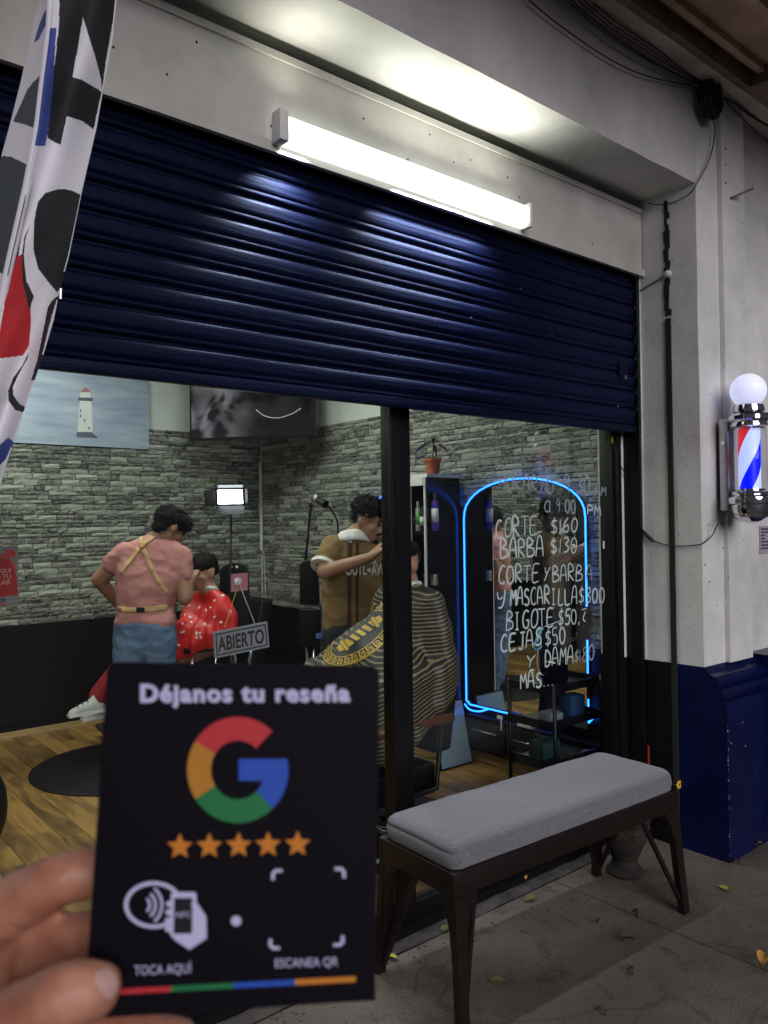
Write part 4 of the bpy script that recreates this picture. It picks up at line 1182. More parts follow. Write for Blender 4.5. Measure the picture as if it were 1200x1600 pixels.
# clear blue hand massager hanging in front of the mirror
p = onY(845, 950, 2.50)
Hd = thing('blue_brush', (p.x, 2.5, p.z), 'pale blue handled brush hanging in front of the mirror', 'brush')
mtb = mat('pale_blue_plastic', (.14, .42, .52), .25, var=.15)
c1 = [onY(x, y, 2.5) for x, y in ((845, 981), (846, 985), (844, 997), (842, 1003))]
MB().tube([onY(845, 980, 2.5), onY(845, 984, 2.5)], [.015, .015], 14).build('top_cap', mtb, Hd, auto=30)
MB().tube(smoothline([onY(845, 985, 2.5), onY(842, 992, 2.5), onY(838, 1004, 2.5)], 4), [.008, .009, .010, .011, .010, .009, .009, .010, .008][:9], 10).build('handle', mtb, Hd, smooth=True)
MB().tube(smoothline([onY(836, 1004, 2.5), onY(833, 1010, 2.5), onY(838, 1015, 2.5), onY(845, 1012, 2.5), onY(845, 1004, 2.5)], 4), .005, 8).build('hook', mtb, Hd, smooth=True)
MB().tube(smoothline([onY(841, 1015, 2.5), onY(839, 1035, 2.5), onY(843, 1050, 2.5), onY(850, 1056, 2.5)], 4), .0015, 5).build('cord', M['white_plastic'], Hd)
MB().tube(smoothline([onY(851, 979, 2.5), onY(870, 972, 2.5), onY(880, 968, 2.5)], 3), .0018, 5).build('cord', M['white_plastic'], Hd)

# ------------------------------------------------------------------ lighthouse picture on the back wall
py = BY - .030
c = [onY(-30, 575, py), onY(232.5, 583, py)]
zl, zh = onY(232, 702, py).z, onY(232, 560, py).z
xr = onY(232.5, 640, py).x; xl = onY(-10, 640, py).x
Pc = thing('lighthouse_picture', (xl, py, zl), 'blue print of a white lighthouse with red roof hung on the back wall', 'picture')
def sky_print():
    mt, n, b = nt('sea_and_sky_print'); L = n.links
    tc = n.nodes.new('ShaderNodeTexCoord'); mp = n.nodes.new('ShaderNodeMapping'); mp.inputs['Scale'].default_value = (1.2, 1, 7)
    nz = n.nodes.new('ShaderNodeTexNoise'); nz.inputs['Scale'].default_value = 2.2; nz.inputs['Detail'].default_value = 5
    L.new(tc.outputs['Object'], mp.inputs[0]); L.new(mp.outputs[0], nz.inputs['Vector'])
    cr = n.nodes.new('ShaderNodeValToRGB'); e = cr.color_ramp.elements
    e[0].position = .3; e[0].color = (.25, .32, .46, 1); e[1].position = .72; e[1].color = (.46, .52, .62, 1)
    L.new(nz.outputs['Fac'], cr.inputs[0]); L.new(cr.outputs[0], b.inputs['Base Color']); b.inputs['Roughness'].default_value = .35
    return mt
box('canvas', (xl, py, zl), (xr, BY - .0155, zh), sky_print(), Pc)
def flatpoly(name, pts, Y, mt, parent, th=.0012):
    q = [onY(x, y, Y) for x, y in pts]; n = len(q)
    MB().add(q + [p + V((0, -th, 0)) for p in q], [tuple(range(n)), tuple(range(2 * n - 1, n - 1, -1))] + [(i, (i + 1) % n, n + (i + 1) % n, n + i) for i in range(n)]).build(name, mt, parent)
pw_, pr_, pd_ = flat('print_white', (.66, .70, .68), .4), flat('print_red', (.40, .16, .17), .4), flat('print_grey', (.09, .11, .15), .4)
ps = flat('print_surf', (.33, .40, .50), .4)
flatpoly('printed_surf', [(30, 683), (90, 681), (160, 686), (232, 697), (232, 701), (100, 692), (31, 687)], py - .0003, ps, Pc, .0004)
flatpoly('printed_tower', [(125, 624), (143, 625), (145, 675), (121, 675)], py - .0008, pw_, Pc, .0004)
flatpoly('printed_gallery', [(122, 621), (145, 622), (145, 627), (122, 626)], py - .0013, pd_, Pc, .0003)
flatpoly('printed_lantern', [(126, 613), (141, 613), (142, 621), (125, 621)], py - .0013, pw_, Pc, .0003)
flatpoly('printed_roof', [(133, 604), (134, 606), (139, 609), (142, 613), (126, 613), (129, 609)], py - .0018, pr_, Pc, .0003)
flatpoly('printed_base', [(120, 675), (143, 675), (154, 685), (119, 683)], py - .0013, pd_, Pc, .0003)
for k, (x, y) in enumerate(((125, 640), (125, 648), (138, 667), (131, 655))):
    flatpoly('printed_window', [(x, y), (x + 2.2, y), (x + 2.2, y + 4), (x, y + 4)], py - .0014, pd_, Pc, .0003)

# ------------------------------------------------------------------ television across the corner
def tv_screen():
    mt, n, b = nt('television_picture'); L = n.links
    tc = n.nodes.new('ShaderNodeTexCoord'); nz = n.nodes.new('ShaderNodeTexNoise'); nz.inputs['Scale'].default_value = 3.1; nz.inputs['Detail'].default_value = 2; nz.inputs['Distortion'].default_value = .9
    L.new(tc.outputs['Object'], nz.inputs['Vector'])
    cr = n.nodes.new('ShaderNodeValToRGB'); e = cr.color_ramp.elements
    e[0].position = .44; e[0].color = (.006, .006, .008, 1); e[1].position = .60; e[1].color = (.17, .17, .185, 1)
    q = e.new(.50); q.color = (.07, .068, .075, 1)
    L.new(nz.outputs['Fac'], cr.inputs[0])
    d = n.nodes.new('ShaderNodeVectorMath'); d.operation = 'DOT_PRODUCT'; d.inputs[1].default_value = tuple(ux); L.new(tc.outputs['Object'], d.inputs[0])
    mr = n.nodes.new('ShaderNodeMapRange'); a_ = A.dot(ux); mr.inputs['From Min'].default_value = a_ + wd_ * .30; mr.inputs['From Max'].default_value = a_ + wd_ * .52; mr.inputs['To Min'].default_value = 1; mr.inputs['To Max'].default_value = .10
    L.new(d.outputs['Value'], mr.inputs[0])
    mx = n.nodes.new('ShaderNodeVectorMath'); mx.operation = 'SCALE'; L.new(cr.outputs[0], mx.inputs[0]); L.new(mr.outputs[0], mx.inputs[3])
    L.new(mx.outputs[0], b.inputs['Emission Color']); b.inputs['Emission Strength'].default_value = .75
    b.inputs['Base Color'].default_value = (.005, .005, .006, 1); b.inputs['Roughness'].default_value = .12
    return mt
A, Bp = W(297, 688, 6.12), W(494, 682, 5.88)
A.z = Bp.z = (A.z + Bp.z) / 2
Tv = thing('television', A, 'flat black television hung across the corner above the stone wall', 'television')
ux = (Bp - A); wd_ = ux.length; ux.normalize(); nb_ = V((-ux.y, ux.x, 0)); nb_ = nb_ if nb_.dot(_F) > 0 else -nb_
th_ = .58
q = MB(); q.slab([A, Bp, Bp + V((0, 0, th_)), A + V((0, 0, th_))], nb_ * .05); q.build('bezel', M['panel_black'], Tv)
s0, s1 = .014, .018
a0, a1 = A + ux * s0 + V((0, 0, s1)), Bp - ux * s0 + V((0, 0, s1))
def tvmat(name, col, s): return emis(name, col, s, .15)
q = MB(); q.slab([a0, a1, a1 + V((0, 0, th_ - 2 * s1)), a0 + V((0, 0, th_ - 2 * s1))], -nb_ * .001); q.build('screen', tv_screen(), Tv)
nT = -nb_
def tvpoly(name, pts, k, mt):
    P0 = A - nb_ * (.0015 + .0006 * k); vs = [onP(x, y, P0, nT) for x, y in pts]; n = len(vs)
    MB().add(vs + [p - nb_ * .0004 for p in vs], [tuple(range(n)), tuple(range(2 * n - 1, n - 1, -1))] + [(i, (i + 1) % n, n + (i + 1) % n, n + i) for i in range(n)]).build(name, mt, Tv)
P0 = A - nb_ * .006
MB().tube(smoothline([onP(x, y, P0, nT) for x, y in ((400, 640), (414, 650), (434, 653), (455, 647), (470, 638))], 4), .004, 5).build('screen_chain', tvmat('screen_chain', (.22, .22, .23), .8), Tv)
# white conduit in the corner, and its cord
ccx = onX(408, 800, SX - .03)
kx, ky = SX - .035, BY - .05
o = MB().box((kx - .014, ky - .006, onY(408, 860, ky).z), (kx + .006, ky + .012, onY(408, 722, ky).z)).build('conduit', M['white_plastic']); tag(o, 'white plastic cable trunking in the corner below the television', 'cable trunking')
pts = [onY(412, 860, ky - .01), onY(414, 900, ky - .02), onY(415, 945, ky - .03), onY(419, 975, ky - .04), onY(418, 1005, ky - .05), onY(424, 1030, ky - .05)]
wire('cord', pts, .003, 'thin white cord hanging from the corner trunking', cat='cord', mt=M['white_plastic'])

# ------------------------------------------------------------------ floor mats, led panels, chairs
def disc(name, c, r, label, group):
    o = MB().lathe((c.x, c.y, FZ), [(r, 0), (r, .008), (r - .01, .012)], 56).build(name, M['soft_black'], None, auto=30); tag(o, label, 'mat', group)
disc('round_mat', V((1.90, 4.78, 0)), .56, 'round black rubber mat under the left barber chair', 'round mats under the chairs')
disc('round_mat', V((2.36, 3.05, 0)), .52, 'round black rubber mat under the right barber chair', 'round mats under the chairs')
# black object edge at the far left bottom
p = onZ(-25, 1330, FZ)
tag(MB().ico((p.x, p.y, .22), (.10, .10, .19), 3).build('floor_cushion', M['soft_black'], None, smooth=True), 'black rounded seat edge at the lower left inside the window', 'stool')
def ledpanel(x0, y0, x1, y1, t, label, foot, yaw_dir, lit=True, s=1.0):
    """barn door lamp; x0..y1 is the lit face in the photograph at distance t"""
    cpt = W((x0 + x1) / 2, (y0 + y1) / 2, t)
    T = thing('led_panel_lamp' if lit else 'reading_lamp', (foot.x, foot.y, FZ), label, 'lamp')
    return T, cpt
Tl, cpt = ledpanel(341, 766, 378, 787, 5.25, 'small lit video lamp with barn doors on a thin black stand', V((0, 0, 0)), 0)
Tl.location = (cpt.x, cpt.y + .05, FZ)
rx = _R0; fd = V((-math.sin(YAW) , -math.cos(YAW), -.22)).normalized(); uz = fd.cross(rx); uz = uz if uz.z > 0 else -uz
w2, h2 = .082, .046
q = MB(); q.slab([cpt + rx * w2 + uz * h2, cpt - rx * w2 + uz * h2, cpt - rx * w2 - uz * h2, cpt + rx * w2 - uz * h2], -fd * .004)
q.build('lit_face', emis('lamp_face', (.85, .92, 1.0), 14), Tl)
q = MB(); B0 = cpt - fd * .0045
q.slab([B0 + rx * .098 + uz * .058, B0 - rx * .098 + uz * .058, B0 - rx * .098 - uz * .058, B0 + rx * .098 - uz * .058], -fd * .035); q.build('housing', M['black_metal'], Tl)
for nm, a_, b_2, out in (('barn_door', -1, 0, -rx), ('barn_door', 1, 0, rx), ('barn_door', 0, -1, -uz), ('barn_door', 0, 1, uz)):
    if a_:
        e1, e2 = cpt + rx * a_ * .1 + uz * .055, cpt + rx * a_ * .1 - uz * .055
        o2 = (rx * a_ * .75 + fd * .65) * .075 * (1 if a_ < 0 else .35)
    else:
        e1, e2 = cpt + uz * b_2 * .06 + rx * .095, cpt + uz * b_2 * .06 - rx * .095
        o2 = (uz * b_2 * .6 + fd * .8) * (.075 if b_2 < 0 else .045)
    q = MB(); q.slab([e1, e2, e2 + o2, e1 + o2], fd.cross(out).normalized() * 0 + (out * .002)); q.build(nm, M['black_metal'], Tl)
pb2 = cpt - uz * .06 - fd * .02
MB().tube([pb2, V((cpt.x, cpt.y + .05, FZ + .25))], .009, 8).build('pole', M['black_metal'], Tl, smooth=True)
for k in range(3):
    a = 2.1 * k + .3; MB().tube([(cpt.x, cpt.y + .05, FZ + .30), (cpt.x + .22 * math.cos(a), cpt.y + .05 + .22 * math.sin(a), FZ + .01)], .007, 6).build('leg', M['black_metal'], Tl)
# second lamp, unlit, on a slanted rod
T2 = thing('clip_lamp', W(478, 1000, 5.0), 'unlit black gooseneck lamp on a thin rod behind the right barber', 'lamp')
MB().tube([W(497, 781, 5.0), W(509, 788, 4.95)], [.022, .026], 14).build('lamp_head', M['black_metal'], T2, auto=30)
MB().tube([W(490, 778, 5.0), W(494, 779.5, 5.0)], [.024, .022], 14).build('lamp_rim', M['white_plastic'], T2, auto=30)
MB().tube(smoothline([W(506, 784, 5.0), W(518, 797, 5.0), W(527, 815, 5.0), W(528, 840, 5.0)], 4), .006, 6).build('gooseneck', M['black_metal'], T2, smooth=True)
MB().tube([W(486, 790, 5.02), W(477, 878, 5.02)], .008, 8).build('rod', M['black_metal'], T2)
MB().tube([W(484, 788, 5.02), W(489, 792, 5.02)], [.014, .014], 8).build('clamp', M['black_metal'], T2)

def barber_chair(name, loc, face, label, back_h=1.02, col=None, seat_h=.52, arm=True, foot=True, head=True, wood=False, bracket=None):
    """barber chair facing the angle `face`"""
    t = thing(name, loc, label, 'barber chair', 'barber chairs')
    vm = col or M['soft_black']; c, s = math.cos(face), math.sin(face)
    def P(u, v, z): return V((loc[0] + u * c - v * s, loc[1] + u * s + v * c, z))
    mb = MB(); mb.lathe((loc[0], loc[1], FZ + .0125), [(.26, 0), (.26, .02), (.10, .05), (.05, .07), (.045, seat_h - .16)], 32); mb.build('base', M['chrome'], t, auto=30)
    def rb(nm, pts8, mt, bev=.02):
        bm = bmesh.new(); q = MB().hexa(pts8); me = q.mesh('x'); bm.from_mesh(me); bpy.data.meshes.remove(me)
        bmesh.ops.bevel(bm, geom=bm.edges[:], offset=bev, segments=3, affect='EDGES', profile=.6)
        m2 = bpy.data.meshes.new(nm); bm.to_mesh(m2); bm.free(); return link(nm, m2, mt, t, True)
    rb('seat', [P(-.24, -.25, seat_h - .14), P(.27, -.25, seat_h - .14), P(.27, .25, seat_h - .14), P(-.24, .25, seat_h - .14), P(-.24, -.25, seat_h), P(.27, -.25, seat_h), P(.27, .25, seat_h), P(-.24, .25, seat_h)], vm)
    bw_ = .23
    rb('backrest', [P(-.36, -bw_, seat_h + .03), P(-.25, -bw_, seat_h + .03), P(-.25, bw_, seat_h + .03), P(-.36, bw_, seat_h + .03), P(-.44, -bw_ * .92, back_h), P(-.35, -bw_ * .92, back_h), P(-.35, bw_ * .92, back_h), P(-.44, bw_ * .92, back_h)], vm)
    if head:
        rb('headrest', [P(-.455, -.13, back_h + .03), P(-.36, -.13, back_h + .03), P(-.36, .13, back_h + .03), P(-.455, .13, back_h + .03), P(-.47, -.12, back_h + .17), P(-.385, -.12, back_h + .17), P(-.385, .12, back_h + .17), P(-.47, .12, back_h + .17)], vm, .025)
        for v in (-.04, .04): MB().tube([P(-.41, v, back_h - .02), P(-.42, v, back_h + .05)], .007, 8).build('headrest_post', M['chrome'], t)
    if arm:
        for v in (-.29, .29):
            MB().tube([P(-.30, v, seat_h + .20), P(-.05, v, seat_h + .21), P(.22, v, seat_h + .20)], [.025, .028, .022], 10).build('armrest', mat('armrest_wood', (.12, .05, .025), .4) if wood else vm, t, smooth=True)
            MB().tube([P(-.24, v, seat_h + .20), P(-.2, v, seat_h - .10), P(.18, v, seat_h - .10), P(.16, v, seat_h + .19)], .012, 8).build('arm_bracket', bracket or M['chrome'], t, smooth=True)
    if foot:
        for v in (-.12, .12): MB().tube([P(.25, v, seat_h - .10), P(.42, v, .24), P(.60, v, .20)], .011, 8).build('footrest_arm', M['chrome'], t, smooth=True)
        MB().box((0, 0, 0), (1, 1, 1))
        q = MB(); q.hexa([P(.42, -.16, .205), P(.66, -.16, .19), P(.66, .16, .19), P(.42, .16, .205), P(.42, -.16, .225), P(.66, -.16, .21), P(.66, .16, .21), P(.42, .16, .225)]); q.build('footplate', M['black_metal'], t)
    return t
# ------------------------------------------------------------------ people in the shop
M['skin'] = mat('brown_skin', (.36, .19, .12), .5, var=.12, scale=9, bump=.05, bscale=120)
M['skin_light'] = mat('warm_skin', (.42, .23, .15), .5, var=.12, scale=9)
M['hair'] = mat('black_hair', (.006, .005, .005), .7, var=.5, scale=60, bump=.5, bscale=160, stretch=(1, 1, .4), spec=.2)
M['pink'] = mat('dusty_pink_cotton', (.50, .215, .20), .9, var=.10, scale=7, bump=.35, bscale=11)
M['tan'] = mat('tan_leather', (.52, .34, .15), .6, var=.12, scale=20)
M['denim'] = mat('faded_denim', (.065, .12, .235), .9, var=.25, scale=4, col2=(.15, .24, .37), bump=.3, bscale=200)
M['red_cape'] = mat('red_nylon', (.62, .022, .018), .42, var=.15, scale=5, bump=.45, bscale=9)
M['brownshirt'] = mat('tan_brown_knit', (.205, .130, .048), .9, var=.15, scale=14, bump=.3, bscale=12)
M['white_cloth'] = mat('white_cotton', (.68, .68, .64), .8, var=.08)
M['dark_pants'] = mat('dark_trousers', (.014, .014, .018), .85, var=.3)
M['eye'] = flat('eye_dark', (.01, .008, .008), .2)
M['lip_'] = flat('lip_skin', (.28, .10, .08), .5)
Zu = V((0, 0, 1))
def frame_of(f, u=Zu):
    f = V(f).normalized(); r = f.cross(u).normalized(); u = r.cross(f).normalized(); return f, r, u
def head_prims(c, f, r, u, s=1.0):
    B = basis(r, f, u)
    P = lambda a, b, d: c + (r * a + f * b + u * d) * s
    pr = [ell(P(0, -.012, .030), (.074 * s, .094 * s, .088 * s), B), ell(P(0, .022, -.030), (.060 * s, .066 * s, .084 * s), B),
          ell(P(0, .055, -.092), (.027 * s, .026 * s, .022 * s), B), cap(P(-.045, .0, -.065), P(0, .06, -.095), .020 * s, .018 * s), cap(P(.045, .0, -.065), P(0, .06, -.095), .020 * s, .018 * s),
          cap(P(0, .086, .008), P(0, .108, -.030), .009 * s, .013 * s), cap(P(-.012, .096, -.036), P(.012, .096, -.036), .009 * s),
          cap(P(-.036, .078, .018), P(.036, .078, .018), .010 * s), cap(P(-.020, .082, -.064), P(.020, .082, -.064), .009 * s), cap(P(-.016, .079, -.076), P(.016, .079, -.076), .009 * s)]
    for sg in (-1, 1):
        pr.append(ell(P(sg * .077, -.008, -.012), (.010 * s, .020 * s, .032 * s), B)); pr.append(ell(P(sg * .045, .060, -.030), (.020 * s, .018 * s, .022 * s), B))
    return pr
def face_parts(c, f, r, u, par, s=1.0, beard=False):
    P = lambda a, b, d: c + (r * a + f * b + u * d) * s
    for sg in (-1, 1):
        MB().ico(P(sg * .031, .082, .002), .0105 * s, 2).build('eye', M['eye'], par, smooth=True)
        MB().tube([P(sg * .016, .094, .022), P(sg * .032, .092, .027), P(sg * .048, .080, .020)], [.003 * s, .0045 * s, .003 * s], 6).build('eyebrow', M['hair'], par, smooth=True)
    MB().tube([P(-.022, .088, -.068), P(0, .096, -.066), P(.022, .088, -.068)], [.003 * s, .006 * s, .003 * s], 6).build('lips', M['lip_'], par, smooth=True)
    if beard:
        MB().tube([P(-.028, .082, -.060), P(-.012, .094, -.052), P(.012, .094, -.052), P(.028, .082, -.060)], [.003 * s, .006 * s, .006 * s, .003 * s], 6).build('moustache', M['hair'], par, smooth=True)
        MB().ico(P(0, .083, -.098), (.018 * s, .016 * s, .012 * s), 2).build('beard', M['hair'], par, smooth=True)
def hand_prims(w, d, pn, s=1.0, curl=.5, spread=.25, thumb=1):
    """wrist w, direction d, palm normal pn"""
    d = V(d).normalized(); pn = V(pn); pn = (pn - d * pn.dot(d)).normalized(); sd = d.cross(pn)
    pr = [hull((w, .026 * s), (w + d * .04 * s + sd * .028 * s, .016 * s), (w + d * .085 * s + sd * .034 * s, .012 * s), (w + d * .085 * s - sd * .034 * s, .011 * s), (w + d * .03 * s - sd * .026 * s, .015 * s))]
    for k, (o, L_) in enumerate(((.033, .070), (.011, .080), (-.011, .074), (-.032, .058))):
        p = w + d * .088 * s + sd * o * s; dd = (d + sd * (o * spread * 8)).normalized(); a = 0
        for j, fr_ in enumerate((.45, .32, .23)):
            a += curl * (.5 + .3 * j); q = p + (dd * math.cos(a) + pn * math.sin(a)) * L_ * fr_ * s
            pr.append(cap(p, q, (.0098 - .001 * j) * s, (.0090 - .001 * j) * s)); p = q
    p = w + d * .025 * s + sd * .03 * s * thumb
    q = p + (d * .6 + sd * .7 * thumb + pn * .35) .normalized() * .045 * s; q2 = q + (d * .85 + sd * .25 * thumb + pn * .5).normalized() * .034 * s
    pr += [cap(p, q, .014 * s, .0115 * s), cap(q, q2, .0112 * s, .009 * s)]
    return pr

# --- barber in a pink T-shirt, seen from behind
D = 4.82
j = lambda x, y, dt=0: W(x, y, D + dt)
foot = onZ(225, 1200, FZ); P1 = thing('person', (1.95, 4.50, FZ), 'man in pink T-shirt, tan leather harness and jeans seen from behind, bending over a customer', 'person')
hc = j(266, 824, .06)
hf, hr, hu = frame_of(_R0 * .62 + V((math.sin(YAW), math.cos(YAW), 0)) * .55 + V((0, 0, -.52)))
sl, sr = j(192, 866), j(282, 868, .03)
neck = j(243, 846, .03)
el, wl = j(155, 906, .02), j(186, 946, .16)
er, wr = j(289, 934, .0), j(297, 904, .02)
waist = j(224, 950, .0); hipc = j(226, 990, .0)
body = head_prims(hc, hf, hr, hu, 1.02) + [cap(hc - hu * .05 - hf * .02, neck, .058, .064), cap(neck, j(238, 880, .02), .055, .06),
        cap(sl, el, .056, .050), cap(el, wl, .047, .031), cap(sr, er, .056, .048), cap(er, wr, .046, .031),
        hull((j(205, 880), .055), (j(270, 882), .055), (j(212, 930), .05), (j(240, 932), .05)), hull((j(212, 940), .05), (j(240, 940), .05), (j(208, 990), .06), (j(244, 990), .06))]
body += hand_prims(wl, (j(205, 950, .28) - wl), -_F, 1.0) + hand_prims(wr, (j(304, 884, .16) - wr), V((0, 0, -1)), 1.0, .6)
LH, RH = j(204, 1000), j(250, 1000); LK, RK = j(198, 1095, -.02), j(252, 1095, .03); LA, RA = j(200, 1178, .02), j(258, 1178, .05)
body += [cap(LH, LK, .07, .05), cap(LK, LA, .05, .042), cap(RH, RK, .07, .05), cap(RK, RA, .05, .042)]
bo = blob('body', body, M['skin'], P1, .011, 4)
blob('hair', [ell(hc + hu * .040 - hf * .020, (.088, .105, .086), basis(hr, hf, hu)), ell(hc + hu * .060 + hf * .040, (.074, .075, .060), basis(hr, hf, hu)), ell(hc - hf * .058 - hu * .030, (.064, .045, .05), basis(hr, hf, hu))], M['hair'], P1, .007, 2, wob=.009, wsc=75)
face_parts(hc, hf, hr, hu, P1, 1.02)
sh = blob('t_shirt', [hull((j(196, 866), .068), (j(280, 868, .03), .068), (neck + V((0, 0, -.035)), .082), (neck + V((.02, 0, -.0)), .066), (j(206, 900), .100), (j(262, 905, .02), .098)),
      hull((j(206, 900), .100), (j(262, 905, .02), .098), (j(208, 955), .098), (j(244, 955, .01), .098)), hull((j(208, 955), .098), (j(244, 955, .01), .098), (j(206, 968), .105), (j(250, 968), .102)),
      cap(j(194, 864), j(176, 882, .0), .070, .064), cap(j(283, 868, .03), j(287, 897, .02), .068, .064)], M['pink'], P1, .011, 4, wob=.006, wsc=11)
je = blob('jeans', [hull((j(207, 975), .106), (j(248, 975), .104), (j(205, 1005), .108), (j(250, 1005), .108)), cap(j(204, 1005), LK, .105, .078), cap(LK, LA, .076, .068), cap(j(250, 1005), RK, .105, .078), cap(RK, RA, .076, .068)], M['denim'], P1, .012, 3, wob=.006, wsc=12)
for a in (LA, RA):
    blob('shoe', [hull((V((a.x, a.y, FZ + .055)), .045), (V((a.x, a.y, FZ + .045)) + V((.10, .14, 0)), .040))], M['soft_black'], P1, .012, 3)
wrinkle(sh, .006, 7, 7, 13); wrinkle(je, .007, 8, 8, 16, 3)
T = [bvh(sh), bvh(je)]
def strap(name, pts, w, par=P1, mt=None, trees=T, off=.006, th=.004):
    L_, R__ = [], []
    for i, p in enumerate(pts):
        a, b2 = V(pts[max(i - 1, 0)]), V(pts[min(i + 1, len(pts) - 1)]); d = (b2 - a).normalized(); n = V((-d.y, d.x)) * w / 2
        L_.append((p[0] + n.x, p[1] + n.y)); R__.append((p[0] - n.x, p[1] - n.y))
    return decal(name, [L_ + R__[::-1]], trees, off, mt or M['tan'], par, 3, th)
strap('harness_strap', [(222, 826), (221, 838), (220, 850)], 6.5)
strap('harness_strap', [(256, 829), (240, 838), (224, 850)], 6.5)
strap('harness_strap', [(220, 853), (210, 868), (198, 882), (189, 895)], 6.0)
strap('harness_strap', [(222, 854), (230, 872), (240, 896), (252, 914), (262, 926)], 6.5)
strap('waist_belt', [(178, 949), (200, 953), (222, 953), (245, 951), (262, 948)], 7.5)
decal('belt_buckle', [[(213, 949), (226, 949), (226, 957), (213, 957)]], T, .012, M['soft_black'], P1, 3, .004)
pr = onP(221.5, 852, sh.data.vertices[0].co, _F)
decal('harness_ring', [[(221.5 + 5 * math.cos(a * .5236), 852 + 5 * math.sin(a * .5236)) for a in range(12)]], T, .012, mat('brass_ring', (.40, .20, .08), .4, .6), P1, 3, .004)

# --- customer in the red cape
D = 5.15
P2 = thing('person', (2.4, 4.9, FZ), 'seated customer with faded black hair wrapped in a red cape with white spots', 'person')
hc = j(318, 893)
hf, hr, hu = frame_of(V((-.95, -.22, -.14)))
bodyp = head_prims(hc, hf, hr, hu, 1.0) + [cap(hc - hu * .06, j(327, 922), .052, .058), hull((j(308, 945, .06), .035), (j(346, 948, -.02), .035), (j(325, 990, .04), .06)), cap(j(325, 1000, .04), j(262, 1045, .02), .05, .04)]
kx_ = j(230, 1050, -.02)
bodyp += [cap(j(325, 1005), kx_, .055, .05), cap(kx_, j(150, 1095, -.12), .048, .042), cap(j(335, 1010, .2), j(245, 1050, .2), .055, .05), cap(j(245, 1050, .2), j(165, 1100, .12), .055, .045)]
blob('body', bodyp, M['skin_light'], P2, .011, 4)
face_parts(hc, hf, hr, hu, P2)
blob('hair', [ell(hc + hu * .050 - hf * .008, (.081, .101, .072), basis(hr, hf, hu)), ell(hc + hu * .010 - hf * .050, (.071, .060, .055), basis(hr, hf, hu))], M['hair'], P2, .009, 3, wob=.004, wsc=50)
blob('neck_paper', [('h', [(j(327 + 12 * math.cos(a), 922 + 3.5 * math.sin(a), .05 * math.sin(a)), .014) for a in (0, .8, 1.6, 2.4, 3.1, 3.9, 4.7, 5.5)])], M['white_cloth'], P2, .008, 2)
rc = blob('cape', [hull((j(304, 938, .10), .05), (j(348, 940, -.04), .05), (j(327, 924), .045), (j(325, 990, .03), .08)),
      hull((j(304, 938, .1), .05), (j(348, 940, -.04), .05), (j(363, 962, -.05), .045), (j(362, 1000, -.05), .04), (j(300, 1012, -.10), .035), (j(292, 965, .02), .04)),
      hull((j(292, 962, .02), .04), (j(284, 985, -.1), .03), (j(290, 1015, -.12), .03), (j(362, 1000, -.05), .03), (j(325, 985, -.1), .05)),
      hull((j(284, 972, -.1), .022), (j(262, 985, -.08), .025), (j(268, 1035, -.08), .02), (j(300, 1018, -.12), .025))], M['red_cape'], P2, .011, 4, wob=.014, wsc=9)
folds(rc, j(327, 930, .02), 9, .012, j(327, 940).z, j(327, 1020).z)
random.seed(31); spots = []
base_spots = [(281, 958), (289, 960), (297, 964), (311, 949), (322, 953), (329, 949), (335, 938), (285, 974), (299, 972), (307, 989), (283, 988), (312, 989), (335, 964), (296, 946), (341, 917), (330, 917), (287, 987), (348, 930), (307, 996), (314, 996), (279, 1008), (355, 985), (345, 972), (320, 975), (360, 955)]
for x, y in base_spots:
    a = random.random() * 3; r1 = random.uniform(1.6, 3.2); r2 = random.uniform(1.2, 1.9)
    spots.append([(x + r1 * math.cos(t) * math.cos(a) - r2 * math.sin(t) * math.sin(a), y + r1 * math.cos(t) * math.sin(a) + r2 * math.sin(t) * math.cos(a)) for t in [k * .785 for k in range(8)]])
o = decal('white_spots', spots, [bvh(rc)], .004, M['white_cloth'], P2, 4)
if o: o['kind'] = 'stuff'
MB().ico(j(316.5, 886, -.075), .006, 1).build('earring', M['chrome'], P2)
redp = mat('dark_red_trousers', (.28, .012, .014), .8, var=.2, bump=.3, bscale=20)
blob('trousers', [cap(j(200, 1035, -.02), j(153, 1088, -.12), .085, .062), cap(j(262, 1030), j(200, 1035, -.02), .09, .085), cap(j(215, 1045, .2), j(168, 1093, .12), .07, .055), cap(j(262, 1040, .2), j(215, 1045, .2), .085, .07)], redp, P2, .012, 3, wob=.008, wsc=12)
M['sneaker'] = mat('white_trainer', (.62, .64, .60), .5, var=.12, scale=20)
for k, (ax, ay, dt) in enumerate(((148, 1098, -.15), (166, 1105, .10))):
    a = j(ax, ay, dt)
    d = V((-1, .12, -.08)).normalized()
    blob('sneaker', [hull((a, .036), (a + d * .09 + V((0, 0, -.022)), .029), (a + d * .14 + V((0, 0, -.034)), .022), (a - d * .03 + V((0, 0, -.025)), .034)), cap(a + V((0, 0, .01)), a + V((.01, 0, .035)), .036, .036)], M['sneaker'], P2, .009, 3)
    MB().box((0, 0, 0), (1, 1, 1))
    s_ = MB(); sl_ = [a + d * .16 + V((0, 0, -.060)), a - d * .06 + V((0, 0, -.060))]
    nY = V((0, .038, 0)); s_.hexa([sl_[0] - nY * .7, sl_[1] - nY, sl_[1] + nY, sl_[0] + nY * .7] + [p + V((0, 0, .018)) for p in (sl_[0] - nY * .7, sl_[1] - nY, sl_[1] + nY, sl_[0] + nY * .7)])
    s_.build('sole', M['white_plastic'], P2)
    for q in range(3): p = a + d * (.05 + .03 * q); MB().tube([p + V((0, -.03, .020 - q * .008)), p + V((0, 0, .032 - q * .008)), p + V((0, .03, .020 - q * .008))], .004, 5).build('lace', M['soft_black'], P2)
fcx = math.pi - .12
